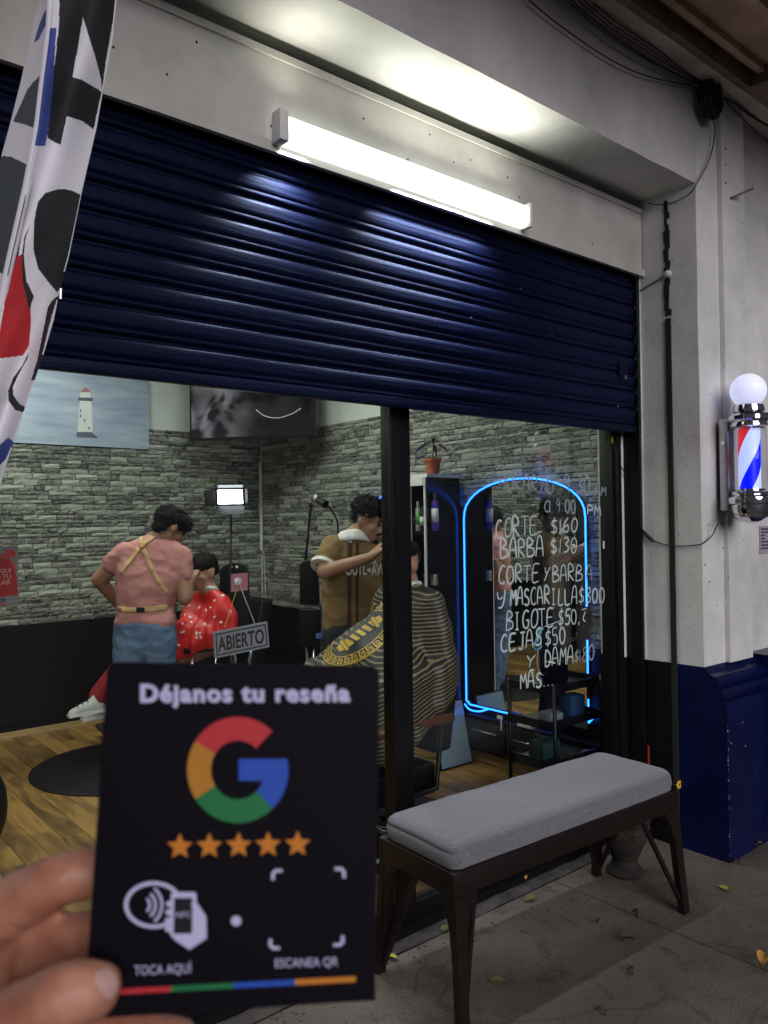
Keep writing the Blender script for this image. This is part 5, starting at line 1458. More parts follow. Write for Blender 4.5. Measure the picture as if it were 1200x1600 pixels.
barber_chair('barber_chair', (2.48, 4.93, 0), fcx, 'black barber chair under the customer in the red cape', back_h=.98, seat_h=.50, head=False)
# tall headrest seen behind him
def padded(nm, pts, t, th, mt, par, holes=False):
    q = [W(x, y, t) for x, y in pts]; bk = _F * th; n = len(q)
    bm = bmesh.new(); qq = MB().add(q + [p + bk for p in q], [tuple(range(n)), tuple(range(2 * n - 1, n - 1, -1))] + [(i, (i + 1) % n, n + (i + 1) % n, n + i) for i in range(n)]); me = qq.mesh('x'); bm.from_mesh(me); bpy.data.meshes.remove(me)
    bmesh.ops.bevel(bm, geom=[e for e in bm.edges if len(e.link_faces) == 2 and e.calc_face_angle(0) > 1.2], offset=.008, segments=3, affect='EDGES', profile=.6)
    m2 = bpy.data.meshes.new(nm); bm.to_mesh(m2); bm.free(); return link(nm, m2, mt, par, True)
Hb = thing('chair_headrest', j(366, 960, .3), 'tall black chair back with two white screw heads behind the red caped customer', 'chair')
hp = padded('padded_back', [(343, 892), (349, 884), (358, 880), (372, 880), (381, 884), (387, 893), (389, 960), (389, 1010), (343, 1010)], 5.35, .06, M['soft_black'], Hb)
for x, y in ((361, 886), (370, 886)): MB().ico(W(x, y, 5.345), .010, 2).build('screw_head', M['white_plastic'], Hb, smooth=True)
MB().tube([W(366, 1005, 5.39), V((W(366, 1005, 5.39).x, W(366, 1005, 5.39).y, FZ))], .03, 12).build('post', M['chrome'], Hb, smooth=True)
E2 = thing('chair_headrest', W(482, 960, 4.95), 'tall black empty chair back left of the barber in the brown shirt', 'chair')
padded('padded_back', [(468, 884), (472, 878), (480, 875), (492, 877), (497, 884), (499, 945), (468, 945)], 4.92, .06, M['soft_black'], E2)
padded('seat_block', [(468, 952), (500, 952), (502, 1010), (467, 1010)], 4.9, .25, M['soft_black'], E2)
MB().tube([W(469, 950, 4.88), W(484, 948, 4.88), W(499, 951, 4.88)], .006, 6).build('seat_rail', M['chrome'], E2)
q = W(484, 1000, 5.0); MB().tube([q, V((q.x, q.y, FZ))], .03, 12).build('post', M['chrome'], E2, smooth=True)

# --- barber in the tan shirt
D = 4.40
P3 = thing('person', (2.5, 3.35, FZ), 'barber in a tan knit shirt with white collar looking down and cutting hair', 'person')
hc = j(577, 812)
hf, hr, hu = frame_of(_R0 * .80 - V((math.sin(YAW), math.cos(YAW), 0)) * .42 + V((0, 0, -.36)))
sl, sr = j(519, 856, -.02), j(592, 858, .06)
el, wl = j(507, 893, -.14), j(579, 871, -.26)
neck = j(552, 840, .02)
er, wr = j(622, 905, .02), j(618, 872, -.18)
body = head_prims(hc, hf, hr, hu, 1.0) + [cap(hc - hu * .06 - hf * .02, neck, .056, .062), cap(neck, j(552, 872, .02), .055, .055), cap(sl, el, .052, .045), cap(el, wl, .043, .029), cap(sr, er, .052, .045), cap(er, wr, .043, .029),
        hull((j(535, 880), .045), (j(578, 880, .04), .045), (j(538, 970), .045), (j(570, 970), .045)), hull((j(538, 975), .045), (j(570, 975), .045), (j(536, 1010), .05), (j(572, 1010), .05))]
body += hand_prims(wl, (j(600, 852, -.30) - wl), V((.3, .5, -1)), 1.0, .55) + hand_prims(wr, (j(612, 858, -.28) - wr), V((-.5, 0, -1)), 1.0, .6)
LH, RH = j(530, 1015), j(575, 1015); LK, RK = j(527, 1130, -.03), j(578, 1130, .02); LA, RA = j(527, 1232, .0), j(580, 1232, .06)
body += [cap(LH, LK, .06, .05), cap(LK, LA, .048, .042), cap(RH, RK, .06, .05), cap(RK, RA, .048, .042)]
blob('body', body, M['skin'], P3, .010, 3)
face_parts(hc, hf, hr, hu, P3, 1.0, True)
blob('hair', [ell(hc + hu * .050 - hf * .018, (.082, .098, .076), basis(hr, hf, hu)), ell(hc + hu * .082 + hf * .035, (.070, .074, .050), basis(hr, hf, hu)), ell(hc - hf * .058 - hu * .0, (.060, .040, .05), basis(hr, hf, hu))], M['hair'], P3, .007, 2, wob=.013, wsc=60)
ts = blob('polo_shirt', [hull((j(522, 852), .060), (j(590, 856, .06), .062), (neck + V((0, 0, -.045)), .072), (j(528, 880), .088), (j(584, 884, .05), .088)),
      hull((j(528, 880), .088), (j(584, 884, .05), .088), (j(524, 982), .072), (j(578, 980, .04), .085)), cap(j(521, 854, -.02), j(509, 873, -.08), .070, .067), cap(j(592, 858, .06), j(610, 882, .04), .064, .060)], M['brownshirt'], P3, .010, 4, wob=.009, wsc=11)
a_, b_2 = j(511, 868, -.065), j(506.5, 880, -.10); cd_ = (b_2 - a_).normalized()
cu = MB().tube([b_2 + cd_ * .006, b_2 + cd_ * .027], [.0715, .070], 28).build('sleeve_cuff', M['white_cloth'], P3, auto=40)
wrinkle(ts, .006, 7, 7, 12, 8)
T3 = [bvh(ts)]
blob('collar', [hull((neck + V((.072 * math.cos(a), .072 * math.sin(a), .012 - .022 * math.sin(a + .6))), .016), (neck + V((.072 * math.cos(a2), .072 * math.sin(a2), .012 - .022 * math.sin(a2 + .6))), .016), (neck + V((.092 * math.cos(a), .092 * math.sin(a), -.022 - .022 * math.sin(a + .6))), .014), (neck + V((.092 * math.cos(a2), .092 * math.sin(a2), -.022 - .022 * math.sin(a2 + .6))), .014)) for a, a2 in [(k * .5236, (k + 1) * .5236) for k in range(12)]], M['white_cloth'], P3, .008, 2)
decal('collar_tip', [[(533, 838), (552, 838), (549, 849), (540, 845)]], T3, .010, M['white_cloth'], P3, 3, .006)
dkb = mat('dark_brown_stripe', (.055, .028, .014), .9)
decal('shirt_stripe', [[(543, 846), (551, 846), (549, 900), (549, 985), (543, 985), (543, 900)], [(556, 848), (561, 848), (560, 985), (556, 985)]], T3, .003, dkb, P3, 5)
def print_text(name, body_, quad, trees, off, mt, par, bold=0.02, sp=1.0):
    vs, fs = textpx(body_, quad, sp, bold); out = []; 
    for p in vs:
        d = ray(p[0], p[1]).normalized(); b = None
        for T_ in trees:
            h = T_.ray_cast(CAM, d)
            if h[0] is not None and (b is None or h[3] < b[1]): b = (h[0] - d * off, h[3])
        out.append(b[0] if b else None)
    fs = [f for f in fs if all(out[i] is not None for i in f)]
    me = bpy.data.meshes.new(name); me.from_pydata([o if o is not None else CAM for o in out], [], fs); return link(name, me, mt, par)
print_text('printed_word', 'OUTL', [(540, 898), (573, 898), (573, 882), (540, 882)], T3, .006, M['white_cloth'], P3, .035)
print_text('printed_word', 'AWS', [(580, 898), (606, 898), (606, 882), (580, 882)], T3, .006, M['white_cloth'], P3, .035)
print_text('printed_number', '96', [(579, 881), (588, 881), (588, 871), (579, 871)], T3, .006, M['white_cloth'], P3, .03)
star = lambda x, y, r, rot=0, k=.42: [(x + (r if i % 2 == 0 else r * k) * math.sin(rot + i * math.pi / 5), y - (r if i % 2 == 0 else r * k) * math.cos(rot + i * math.pi / 5)) for i in range(10)]
decal('printed_star', [star(577, 891, 5)], T3, .006, M['white_cloth'], P3, 3)
blob('trousers', [hull((j(527, 990), .095), (j(576, 990, .02), .095), (j(528, 1015), .10), (j(577, 1015), .10)), cap(j(528, 1015), LK, .098, .07), cap(LK, LA, .07, .06), cap(j(577, 1015), RK, .098, .07), cap(RK, RA, .07, .06)], M['dark_pants'], P3, .012, 3, wob=.008)
for a in (LA, RA): blob('shoe', [hull((V((a.x, a.y, FZ + .055)), .043), (V((a.x, a.y, FZ + .042)) + V((.02, -.15, 0)), .038))], M['soft_black'], P3, .012, 3)
MB().box(tuple(j(497, 998, -.06)), tuple(j(501, 990, -.05) + V((.03, .02, 0)))).build('pocket_cloth', flat('blue_cloth', (.10, .16, .40)), P3)
# clipper in his hand
cp = j(603, 852, -.30); tag(MB().tube([j(596, 860, -.30), j(606, 848, -.30), j(609, 843, -.30)], [.018, .016, .012], 10).build('hair_clipper', M['soft_black'], None, smooth=True), 'black hair clipper in the hand of the barber in the tan shirt', 'hair clipper')

# --- customer in the striped cape
D = 3.85
P4 = thing('person', (2.55, 2.75, FZ), 'seated customer in a black and gold striped cape partly behind the window post', 'person')
hc = j(627, 880)
hf, hr, hu = frame_of(V((-.98, -.10, -.12)))
nk = j(637, 914); N = nk
bodyp = head_prims(hc, hf, hr, hu, 1.05) + [cap(hc - hu * .06 - hf * .02, nk, .056, .060), hull((N + V((0, -.15, -.12)), .03), (N + V((0, .15, -.12)), .03), (N + V((-.02, 0, -.45)), .07)), cap(N + V((-.04, 0, -.5)), N + V((-.45, -.1, -.56)), .05, .04), cap(N + V((-.45, -.1, -.56)), N + V((-.52, -.1, -.92)), .045, .04),
         cap(N + V((-.04, .08, -.5)), N + V((-.45, .12, -.56)), .05, .04), cap(N + V((-.45, .12, -.56)), N + V((-.52, .12, -.92)), .045, .04)]
blob('body', bodyp, M['skin'], P4, .011, 3)
face_parts(hc, hf, hr, hu, P4, 1.05, True)
blob('hair', [ell(hc + hu * .058 - hf * .004, (.083, .104, .064), basis(hr, hf, hu)), ell(hc + hu * .030 - hf * .052, (.072, .060, .052), basis(hr, hf, hu))], M['hair'], P4, .009, 3, wob=.004, wsc=50)
blob('neck_strip', [('h', [(nk + V((.058 * math.cos(a), .058 * math.sin(a), .006)), .015) for a in [k * .7854 for k in range(8)]])], M['white_cloth'], P4, .008, 2)
def stripe_mat():
    mt, n, b = nt('striped_cape'); L = n.links
    tc = n.nodes.new('ShaderNodeTexCoord'); nz = n.nodes.new('ShaderNodeTexNoise'); nz.inputs['Scale'].default_value = 3
    L.new(tc.outputs['Object'], nz.inputs['Vector'])
    dt = n.nodes.new('ShaderNodeVectorMath'); dt.operation = 'DOT_PRODUCT'; dt.inputs[1].default_value = (-.30, -.10, 1.0)
    L.new(tc.outputs['Object'], dt.inputs[0])
    a = n.nodes.new('ShaderNodeMath'); a.operation = 'MULTIPLY_ADD'; a.inputs[1].default_value = .02; L.new(nz.outputs['Fac'], a.inputs[0]); L.new(dt.outputs['Value'], a.inputs[2])
    s = n.nodes.new('ShaderNodeMath'); s.operation = 'MULTIPLY'; s.inputs[1].default_value = 2 * math.pi / .0175; L.new(a.outputs[0], s.inputs[0])
    si = n.nodes.new('ShaderNodeMath'); si.operation = 'SINE'; L.new(s.outputs[0], si.inputs[0])
    cr = n.nodes.new('ShaderNodeValToRGB'); e = cr.color_ramp.elements; cr.color_ramp.interpolation = 'LINEAR'
    mr = n.nodes.new('ShaderNodeMapRange'); mr.inputs['From Min'].default_value = -1; L.new(si.outputs[0], mr.inputs[0]); L.new(mr.outputs[0], cr.inputs[0])
    e[0].position = .70; e[0].color = (.012, .011, .010, 1); e[1].position = .88; e[1].color = (.22, .175, .09, 1)
    L.new(cr.outputs[0], b.inputs['Base Color']); b.inputs['Roughness'].default_value = .55
    n2 = n.nodes.new('ShaderNodeTexNoise'); n2.inputs['Scale'].default_value = 7; L.new(tc.outputs['Object'], n2.inputs['Vector'])
    bp = n.nodes.new('ShaderNodeBump'); bp.inputs['Strength'].default_value = .5; bp.inputs['Distance'].default_value = .03; L.new(n2.outputs['Fac'], bp.inputs['Height']); L.new(bp.outputs[0], b.inputs['Normal'])
    return mt
ns, fs_ = N + V((0, -.17, -.075)), N + V((0, .17, -.075))
ne, fe = N + V((.03, -.23, -.36)), N + V((.06, .28, -.36))
nh, fh = N + V((-.34, -.24, -.46)), N + V((-.36, .30, -.40))
lap1, lap2 = N + V((-.52, -.10, -.50)), N + V((-.52, .14, -.50))
cp4 = blob('cape', [hull((ns, .065), (fs_, .065), (N + V((0, 0, -.03)), .058), (N + V((.04, 0, -.2)), .12)),
      hull((ns, .066), (ne, .070), (N + V((-.02, -.10, -.40)), .12), (N + V((0, 0, -.2)), .12)), hull((fs_, .066), (fe, .07), (N + V((-.02, .10, -.40)), .12), (N + V((0, 0, -.2)), .12)),
      hull((ne, .070), (nh, .05), (N + V((-.02, -.10, -.42)), .12)), hull((fe, .07), (fh, .05), (N + V((-.02, .12, -.42)), .12)),
      hull((N + V((-.06, -.12, -.36)), .11), (N + V((-.06, .14, -.36)), .11), (nh, .045), (fh, .045), (lap1, .05), (lap2, .05)),
      hull((N + V((-.06, -.12, -.36)), .08), (N + V((-.06, .14, -.36)), .08), (N + V((-.10, 0, -.10)), .05), (nh, .04), (fh, .04)),
      hull((ne, .068), (N + V((.05, -.26, -.44)), .035), (N + V((-.17, -.28, -.60)), .03), (nh, .045), (N + V((-.35, -.28, -.72)), .03)),
      hull((fh, .04), (lap2, .04), (N + V((-.42, .34, -.60)), .03), (N + V((-.56, .15, -.66)), .03)), hull((nh, .04), (lap1, .05), (N + V((-.35, -.28, -.72)), .03), (N + V((-.56, -.1, -.70)), .03)),
      hull((lap1, .05), (lap2, .05), (N + V((-.57, -.1, -.72)), .03), (N + V((-.57, .15, -.72)), .03))], stripe_mat(), P4, .011, 5, wob=.016, wsc=9)
folds(cp4, N, 11, .015, N.z - .12, N.z - .7, .6)
T4 = [bvh(cp4)]
M['gold'] = mat('gold_print', (.52, .33, .035), .5, var=.2, scale=30)
M['ink'] = mat('black_print', (.012, .012, .014), .5)
oval = []
cxo, cyo = 562, 990; ax = V((-.80, .60)).normalized(); bx_ = V((ax.y, -ax.x))
decal('printed_black_field', [[tuple(V((cxo, cyo)) + ax * (66 * math.cos(t)) + bx_ * (30 * math.sin(t))) for t in [k * math.pi / 16 for k in range(32)]]], T4, .003, M['ink'], P4, 5)
# greek key border: meander following the oval
def key_strip(cx_, cy_, a, b2, n, sgn):
    polys = []
    for k in range(n):
        t0 = 2 * math.pi * k / n
        P_ = lambda u, v: tuple(V((cx_, cy_)) + ax * ((a + v) * math.cos(t0 + u)) + bx_ * ((b2 + v) * math.sin(t0 + u)))
        du = 2 * math.pi / n; w = .14 * du
        segs = [((0, -5), (w * 1.3, 5)), ((0, 4.0), (du * .72, 6)), ((du * .58, -2.2), (du * .74, 6)), ((du * .3, -2.6), (du * .72, -1.0)), ((du * .3, -2.6), (du * .42, 2.6)), ((0, -6.5), (du, -5))]
        for (u0, v0), (u1, v1) in segs:
            m_ = max(1, int(abs(u1 - u0) / (du * .3))); 
            polys.append([P_(u0 + (u1 - u0) * i / m_, v0) for i in range(m_ + 1)] + [P_(u1 - (u1 - u0) * i / m_, v1) for i in range(m_ + 1)])
    return polys
o = decal('printed_greek_key', key_strip(cxo, cyo, 59, 28, 26, 1), T4, .005, M['gold'], P4, 6)
if o: o['kind'] = 'stuff'
o = decal('printed_rim', [[tuple(V((cxo, cyo)) + ax * (a_ * math.cos(t)) + bx_ * (b_ * math.sin(t))) for a_, b_, ts in ((69, 36.5, range(0, 33)), (66.5, 34.5, range(32, -1, -1))) for t in [k * math.pi / 16 * .999 for k in ts]]], T4, .005, M['gold'], P4, 6)
# printed barber pole across the field
P_ = lambda u, v: tuple(V((cxo, cyo)) + ax * u + bx_ * v)
o = decal('printed_pole', [[P_(-26, -6.5), P_(26, -6.5), P_(26, 6.5), P_(-26, 6.5)], [P_(27.5, -9), P_(33, -9), P_(33, 9), P_(27.5, 9)], [P_(-27.5, -9), P_(-33, -9), P_(-33, 9), P_(-27.5, 9)], [P_(34, -6), P_(42, -4), P_(42, 4), P_(34, 6)], [P_(-34, -6), P_(-42, -4), P_(-42, 4), P_(-34, 6)]], T4, .0055, M['gold'], P4, 5)
o = decal('printed_pole_stripes', [[P_(-20 + k * 12, -6.5), P_(-15 + k * 12, -6.5), P_(-21 + k * 12, 6.5), P_(-26 + k * 12, 6.5)] for k in range(4)], T4, .0075, M['ink'], P4, 5)
barber_chair('barber_chair', (N.x - .30, N.y, 0), math.pi, 'black barber chair with wooden arms under the customer in the striped cape', back_h=.78, seat_h=.40, head=False, wood=True, bracket=M['black_metal'])
MB().hexa([N + V((.05, -.29, -.72)), N + V((.08, -.29, -.72)), N + V((.08, -.25, -.72)), N + V((.05, -.25, -.72)), N + V((.12, -.29, -.45)), N + V((.16, -.29, -.45)), N + V((.16, -.25, -.45)), N + V((.12, -.25, -.45))])

def strands(par, n, ln, seed):
    """short hair strands growing out of the hair mass"""
    rnd = random.Random(seed)
    for h in [o for o in C.objects if o.parent == par and o.name.split('.')[0] == 'hair']:
        vs = h.data.vertices; mb = MB()
        for _ in range(n):
            v = vs[rnd.randrange(len(vs))]; p = v.co.copy(); nr = v.normal.copy()
            fl = V((rnd.uniform(-1, 1), rnd.uniform(-1, 1), rnd.uniform(-1, .3)))
            t = (fl - nr * fl.dot(nr)).normalized()
            p1 = p + nr * ln * .35 + t * ln * .35; p2 = p + nr * ln * .42 + t * ln
            mb.tube([p - nr * .002, p1, p2], [.0014, .0012, .0004], 3, cap=False)
        o = mb.build('hair_strands', M['hair'], par); o['kind'] = 'stuff'
strands(P1, 900, .024, 1); strands(P2, 700, .010, 2); strands(P3, 1100, .028, 3); strands(P4, 700, .010, 4)
# ------------------------------------------------------------------ hand-written price list on the glass
GL = {
'A': [[(.02, 0), (.22, .95), (.62, 1.0), (.85, 0)], [(.12, .42), (.74, .42)]], 'B': [[(.08, 0), (.12, 1), (.6, .95), (.66, .72), (.12, .55), (.75, .45), (.8, .12), (.08, 0)]],
'C': [[(.78, .9), (.5, 1), (.2, .75), (.1, .4), (.25, .05), (.6, 0), (.75, .12)]], 'D': [[(.1, 0), (.15, 1), (.6, .85), (.8, .5), (.6, .1), (.1, 0)]],
'E': [[(.8, 1), (.12, .96), (.1, 0), (.8, .04)], [(.12, .52), (.65, .52)]], 'G': [[(.8, .9), (.5, 1), (.2, .8), (.1, .4), (.3, .03), (.7, .02), (.8, .4), (.5, .42)]],
'H': [[(.12, 0), (.12, 1)], [(.75, 0), (.75, 1)], [(.12, .5), (.75, .5)]], 'I': [[(.4, 0), (.4, 1)], [(.2, 1), (.6, 1)], [(.2, 0), (.6, 0)]], 'i': [[(.4, 0), (.4, 1)]],
'J': [[(.3, 1), (.85, 1)], [(.62, 1), (.6, .15), (.4, 0), (.15, .1)]], 'L': [[(.15, 1), (.15, 0), (.8, .02)]], 'M': [[(.05, 0), (.15, 1), (.45, .45), (.75, 1), (.88, 0)]],
'O': [[(.45, 1), (.18, .85), (.08, .45), (.2, .08), (.5, 0), (.8, .2), (.85, .6), (.7, .92), (.45, 1)]], 'P': [[(.12, 0), (.12, 1), (.65, .95), (.72, .6), (.12, .48)]],
'R': [[(.12, 0), (.12, 1), (.62, .97), (.7, .62), (.14, .5), (.8, 0)]], 'S': [[(.75, .88), (.5, 1), (.2, .85), (.25, .6), (.7, .42), (.75, .12), (.45, 0), (.12, .1)]],
'T': [[(.02, 1), (.85, 1)], [(.44, 1), (.44, 0)]], 'Y': [[(.05, 1), (.42, .5)], [(.85, 1), (.42, .5), (.35, 0)]], 'y': [[(.05, 1), (.15, .55), (.6, .55)], [(.8, 1), (.7, .4), (.45, -.05), (.1, .0)]],
'Q': [[(.2, 1), (.35, .62), (.55, .6)], [(.95, 1), (.15, 0)]],
'$': [[(.78, .82), (.45, .92), (.2, .75), (.3, .55), (.7, .42), (.75, .18), (.45, .08), (.12, .16)], [(.48, 1.12), (.44, -.1)]], 'a': [[(.75, .1), (.4, 0), (.12, .4), (.35, .9), (.72, .8), (.75, .1), (.9, 0)]],
'0': [[(.45, 1), (.18, .8), (.1, .4), (.28, .03), (.6, .03), (.8, .4), (.75, .8), (.45, 1)]], '1': [[(.45, 1), (.42, 0)]], '3': [[(.15, .95), (.6, 1), (.7, .75), (.4, .55), (.75, .35), (.65, .05), (.15, .03)]],
'5': [[(.8, 1), (.25, .98), (.2, .58), (.6, .6), (.78, .3), (.6, .02), (.15, .05)]], '6': [[(.7, 1), (.3, .7), (.12, .25), (.4, 0), (.75, .2), (.6, .5), (.2, .35)]], '8': [[(.45, .55), (.2, .8), (.45, 1), (.7, .8), (.45, .55), (.15, .25), (.45, 0), (.75, .25), (.45, .55)]],
'9': [[(.7, .8), (.4, 1), (.15, .75), (.4, .5), (.7, .8), (.6, 0)]], ':': [[(.4, .75), (.42, .66)], [(.4, .2), (.42, .11)]], '.': [[(.3, .06), (.42, 0)]], ',': [[(.4, .1), (.25, -.15)]], '-': [[(.1, .95), (.8, 1)], [(.6, .8), (.25, .3), (.6, .1)]], "'": [[(.2, 1.30), (.6, 1.18)]], ' ': []}
Wr = thing('price_lettering', (2.6, GY, 1.2), 'white handwritten opening hours and price list painted on the right window pane', 'lettering')
WY = GY - .0045
lines = [('HORARIO', (779, 764), (866, 771), 23), ('9:30', (881, 770), (924, 773), 29), ('AM', (930, 775), (948, 775), 14), ('a', (849, 800), (862, 800), 18), ('9:00', (868, 801), (901, 802), 20), ('PM', (917, 803), (940, 807), 15),
         ('CORTE', (774, 840), (841, 835), 29), ('$160', (860, 835), (904, 830), 23), ('BARBA', (781, 873), (851, 869), 29), ('$130', (860, 866), (903, 862), 23),
         ('CORTE', (778, 913), (844, 909), 27), ('Q', (849, 907), (859, 907), 22), ('BARB', (863, 910), (911, 907), 25), ('A', (916, 906), (926, 906), 22),
         ('y', (777, 950), (793, 944), 24), ('MASCARILLA', (797, 946), (903, 943), 26), ('$300', (903, 943), (946, 942), 24),
         ('BIGOTE', (790, 985), (867, 977), 28), ('$50,-', (871, 977), (919, 973), 24), ('CEJAS', (782, 1019), (848, 1008), 27), ('$50', (851, 1010), (885, 1005), 25),
         ('Y', (822, 1044), (838, 1042), 20), ('DAMA', (851, 1043), (897, 1036), 27), ('$1', (897, 1034), (909, 1034), 18), ('80', (908, 1035), (930, 1030), 24), ('MAS...', (813, 1077), (867, 1070), 24), ("'", (829, 1076), (841, 1075), 24)]
random.seed(17)
faint = mat('paint_marker_faint', (.25, .30, .32), .6, var=.35, scale=60)
for li_, (txt, p0, p1, h) in enumerate(lines):
    mb = MB(); n = len(txt); w = [.55 if c in ":.,'i1" else 1 for c in txt]; tot = sum(w); acc = 0
    for c, wi in zip(txt, w):
        a = V(p0).lerp(V(p1), acc / tot); b2 = V(p0).lerp(V(p1), (acc + wi) / tot); acc += wi
        ww = (b2 - a); hs = h * random.uniform(.93, 1.05); sl = random.uniform(-.04, .06); dy = random.uniform(-1, 1)
        for st_ in GL[c]:
            pts = [(a.x + ww.x * u + sl * hs * v, a.y + ww.y * u - v * hs + dy) for u, v in st_]
            if len(pts) > 2: pts = [(q.x, q.y) for q in smoothline([V((x, y, 0)) for x, y in pts], 3)]
            mb.ribbon([onY(x, y, WY) for x, y in pts], .0042 * random.uniform(.72, 1.25), (0, 1, 0), .12, 6)
    mb.build('written_word', faint if li_ < 5 or txt in ('300', 'A', '80', '$1') else M['paint_pen'], Wr)
# yellow smile sticker, small sideways label
St = thing('smile_sticker', onY(952, 688, WY), 'small yellow smiling sticker at the top right of the window glass', 'sticker')
p = onY(951, 688, WY); yl = flat('sticker_yellow', (.60, .58, .05), .5)
MB().lathe((p.x, GY - .0305, p.z), [(.018, -.0008), (.018, 0)], 20, axis='Y').build('disc', yl, St)
for dx in (-.006, .006): MB().ico((p.x + dx, GY - .0315, p.z + .005), (.0025, .0006, .003), 1).build('printed_eye', M['ink'], St)
MB().tube([(p.x - .009, GY - .0316, p.z - .004), (p.x, GY - .0316, p.z - .010), (p.x + .009, GY - .0316, p.z - .004)], .0012, 5).build('printed_mouth', M['ink'], St)
a = onY(942, 812, WY); b2 = onY(945, 857, WY)
o = MB().box((a.x - .004, WY - .001, b2.z), (a.x + .006, WY, a.z)).build('narrow_label', M['ink']); tag(o, 'narrow vertical black label with white end near the right window frame', 'label')
MB().box((a.x - .004, WY - .002, b2.z), (a.x + .007, WY - .0011, b2.z + .035)).build('white_end', M['white_plastic'], o)

# ------------------------------------------------------------------ open sign on chains under a suction hook
SYY = GY - .012
q = [onY(333, 988, SYY), onY(417.5, 971, SYY), onY(421, 1011, SYY), onY(335.5, 1029, SYY)]
Sg = thing('open_sign', (q[0] + q[1]) / 2, 'grey hanging sign that reads ABIERTO below a suction hook on the glass', 'sign')
M['sign_grey'] = mat('sign_face_grey', (.17, .19, .19), .5, var=.06); 
MB().slab(q, (0, .004, 0)).build('board', M['sign_grey'], Sg)
def shr(qq, m_):
    c = sum((V(p) for p in qq), V((0, 0, 0))) / 4; out = []
    ux = (qq[1] - qq[0]).normalized(); uy = (qq[3] - qq[0]).normalized()
    return [qq[0] + ux * m_ + uy * m_, qq[1] - ux * m_ + uy * m_, qq[2] - ux * m_ - uy * m_, qq[3] + ux * m_ - uy * m_]
q1, q2 = shr(q, .007), shr(q, .0105)
fr_ = MB(); off = V((0, -.0008, 0))
for i in range(4):
    k = (i + 1) % 4; fr_.slab([q1[i] + off * .2, q1[k] + off * .2, q2[k] + off * .2, q2[i] + off * .2], off)
fr_.build('printed_border', M['ink'], Sg)
def text_on(name, body_, quad, plane, mt, par, bold=.02, sp=1.0, capH=.7):
    vs, fs = textpx(body_, quad, sp, bold, capH); pts = [plane(p[0], p[1]) for p in vs]
    me = bpy.data.meshes.new(name); me.from_pydata(pts, [], fs); return link(name, me, mt, par)
text_on('printed_text', 'ABIERTO', [(341, 1018), (413, 1004), (412, 982), (340, 996)], lambda x, y: onY(x, y, SYY - .0014), M['ink'], Sg, .018)
top = onY(373, 909, SYY)
Sk = thing('suction_hook', top, 'clear suction cup with hook on a pink square sticker above the open sign', 'hook')
MB().lathe((top.x, GY - .0052, top.z), [(.014, 0), (.013, -.004), (.005, -.008), (.004, -.011)], 20, axis='Y').build('cup', mat('clear_rubber', (.5, .5, .5), .2), Sk, auto=40)
MB().tube(smoothline([(top.x, SYY, top.z), (top.x, SYY - .006, top.z - .006), (top.x, SYY - .002, top.z - .013), (top.x, SYY + .003, top.z - .009)], 3), .0014, 6).build('hook', M['chrome'], Sk, smooth=True)
sq = [onY(361, 897, GY - .0038), onY(387, 895, GY - .0038), onY(387, 922, GY - .0038), onY(361, 925, GY - .0038)]
o = MB().slab(sq, (0, -.0008, 0)).build('pink_sticker', mat('faded_pink', (.33, .13, .14), .6)); tag(o, 'faded pink square sticker on the glass behind the suction hook', 'sticker')
for x0, x1, y1, mt_, nm in ((351, 371, 981, M['rope'], 'cord'), (376, 398, 974, M['steel'], 'chain')):
    s0 = onY(373, 911, SYY - .004); e0 = onY(x0 if nm == 'cord' else x1, y1, SYY - .001)
    n = 22; cmb = MB()
    for k in range(n):
        p = s0.lerp(e0, (k + .5) / n)
        cmb.ico(p, (.0022, .0018, .0030) if k % 2 else (.0016, .0022, .0030), 1)
    cmb.tube([s0, e0], .0008, 4)
    cmb.build('hanging_' + nm, mt_, Sg)
# ------------------------------------------------------------------ red and grey notice at the left edge of the glass
LP = lambda x, y: onY(x, y, GY - .006)
Nt = thing('payment_notice', LP(0, 950), 'red and grey payment notice stuck inside the glass at the left edge', 'notice')
def onglass(name, pts, k, mt, par):
    f = [onY(x, y, GY - .0040 - .0006 * k) for x, y in pts]; n = len(f)
    MB().add(f + [p + V((0, -.0004, 0)) for p in f], [tuple(range(n)), tuple(range(2 * n - 1, n - 1, -1))] + [(i, (i + 1) % n, n + (i + 1) % n, n + i) for i in range(n)]).build(name, mt, par)
onglass('sheet', [(-70, 862), (28.5, 852), (29, 945), (-70, 962)], 0, mat('grey_sheet', (.20, .21, .20), .5), Nt)
rd = mat('notice_red', (.34, .025, .018), .5); rd2 = mat('notice_red_light', (.50, .05, .03), .5)
onglass('printed_panel', [(-60, 900), (-20, 872), (5, 871), (18, 880), (26, 900), (28, 925), (27, 930), (-60, 938)], 1, rd, Nt)
onglass('printed_arc', [(-30, 868), (-5, 863), (12, 868), (22, 880), (26, 893), (22, 893), (17, 881), (8, 871), (-6, 868), (-30, 873)], 2, rd2, Nt)
onglass('printed_tab', [(8, 858), (23, 860), (24, 869), (22, 871), (9, 868)], 2, rd2, Nt)
pk = mat('notice_pink_text', (.55, .30, .26), .5)
text_on('printed_text', 'AQUI', [(-8, 895), (17, 894), (17, 888), (-8, 889)], lambda x, y: onY(x, y, GY - .0056), pk, Nt)
text_on('printed_text', 'EN TU', [(-12, 905), (17, 904), (17, 897), (-12, 898)], lambda x, y: onY(x, y, GY - .0056), pk, Nt)
text_on('printed_text', 'CELULAR', [(-32, 915), (17, 913), (17, 906), (-32, 908)], lambda x, y: onY(x, y, GY - .0056), pk, Nt)
text_on('printed_text', 'TODOS', [(-18, 942), (9, 940), (9, 935), (-18, 937)], lambda x, y: onY(x, y, GY - .0056), M['ink'], Nt)
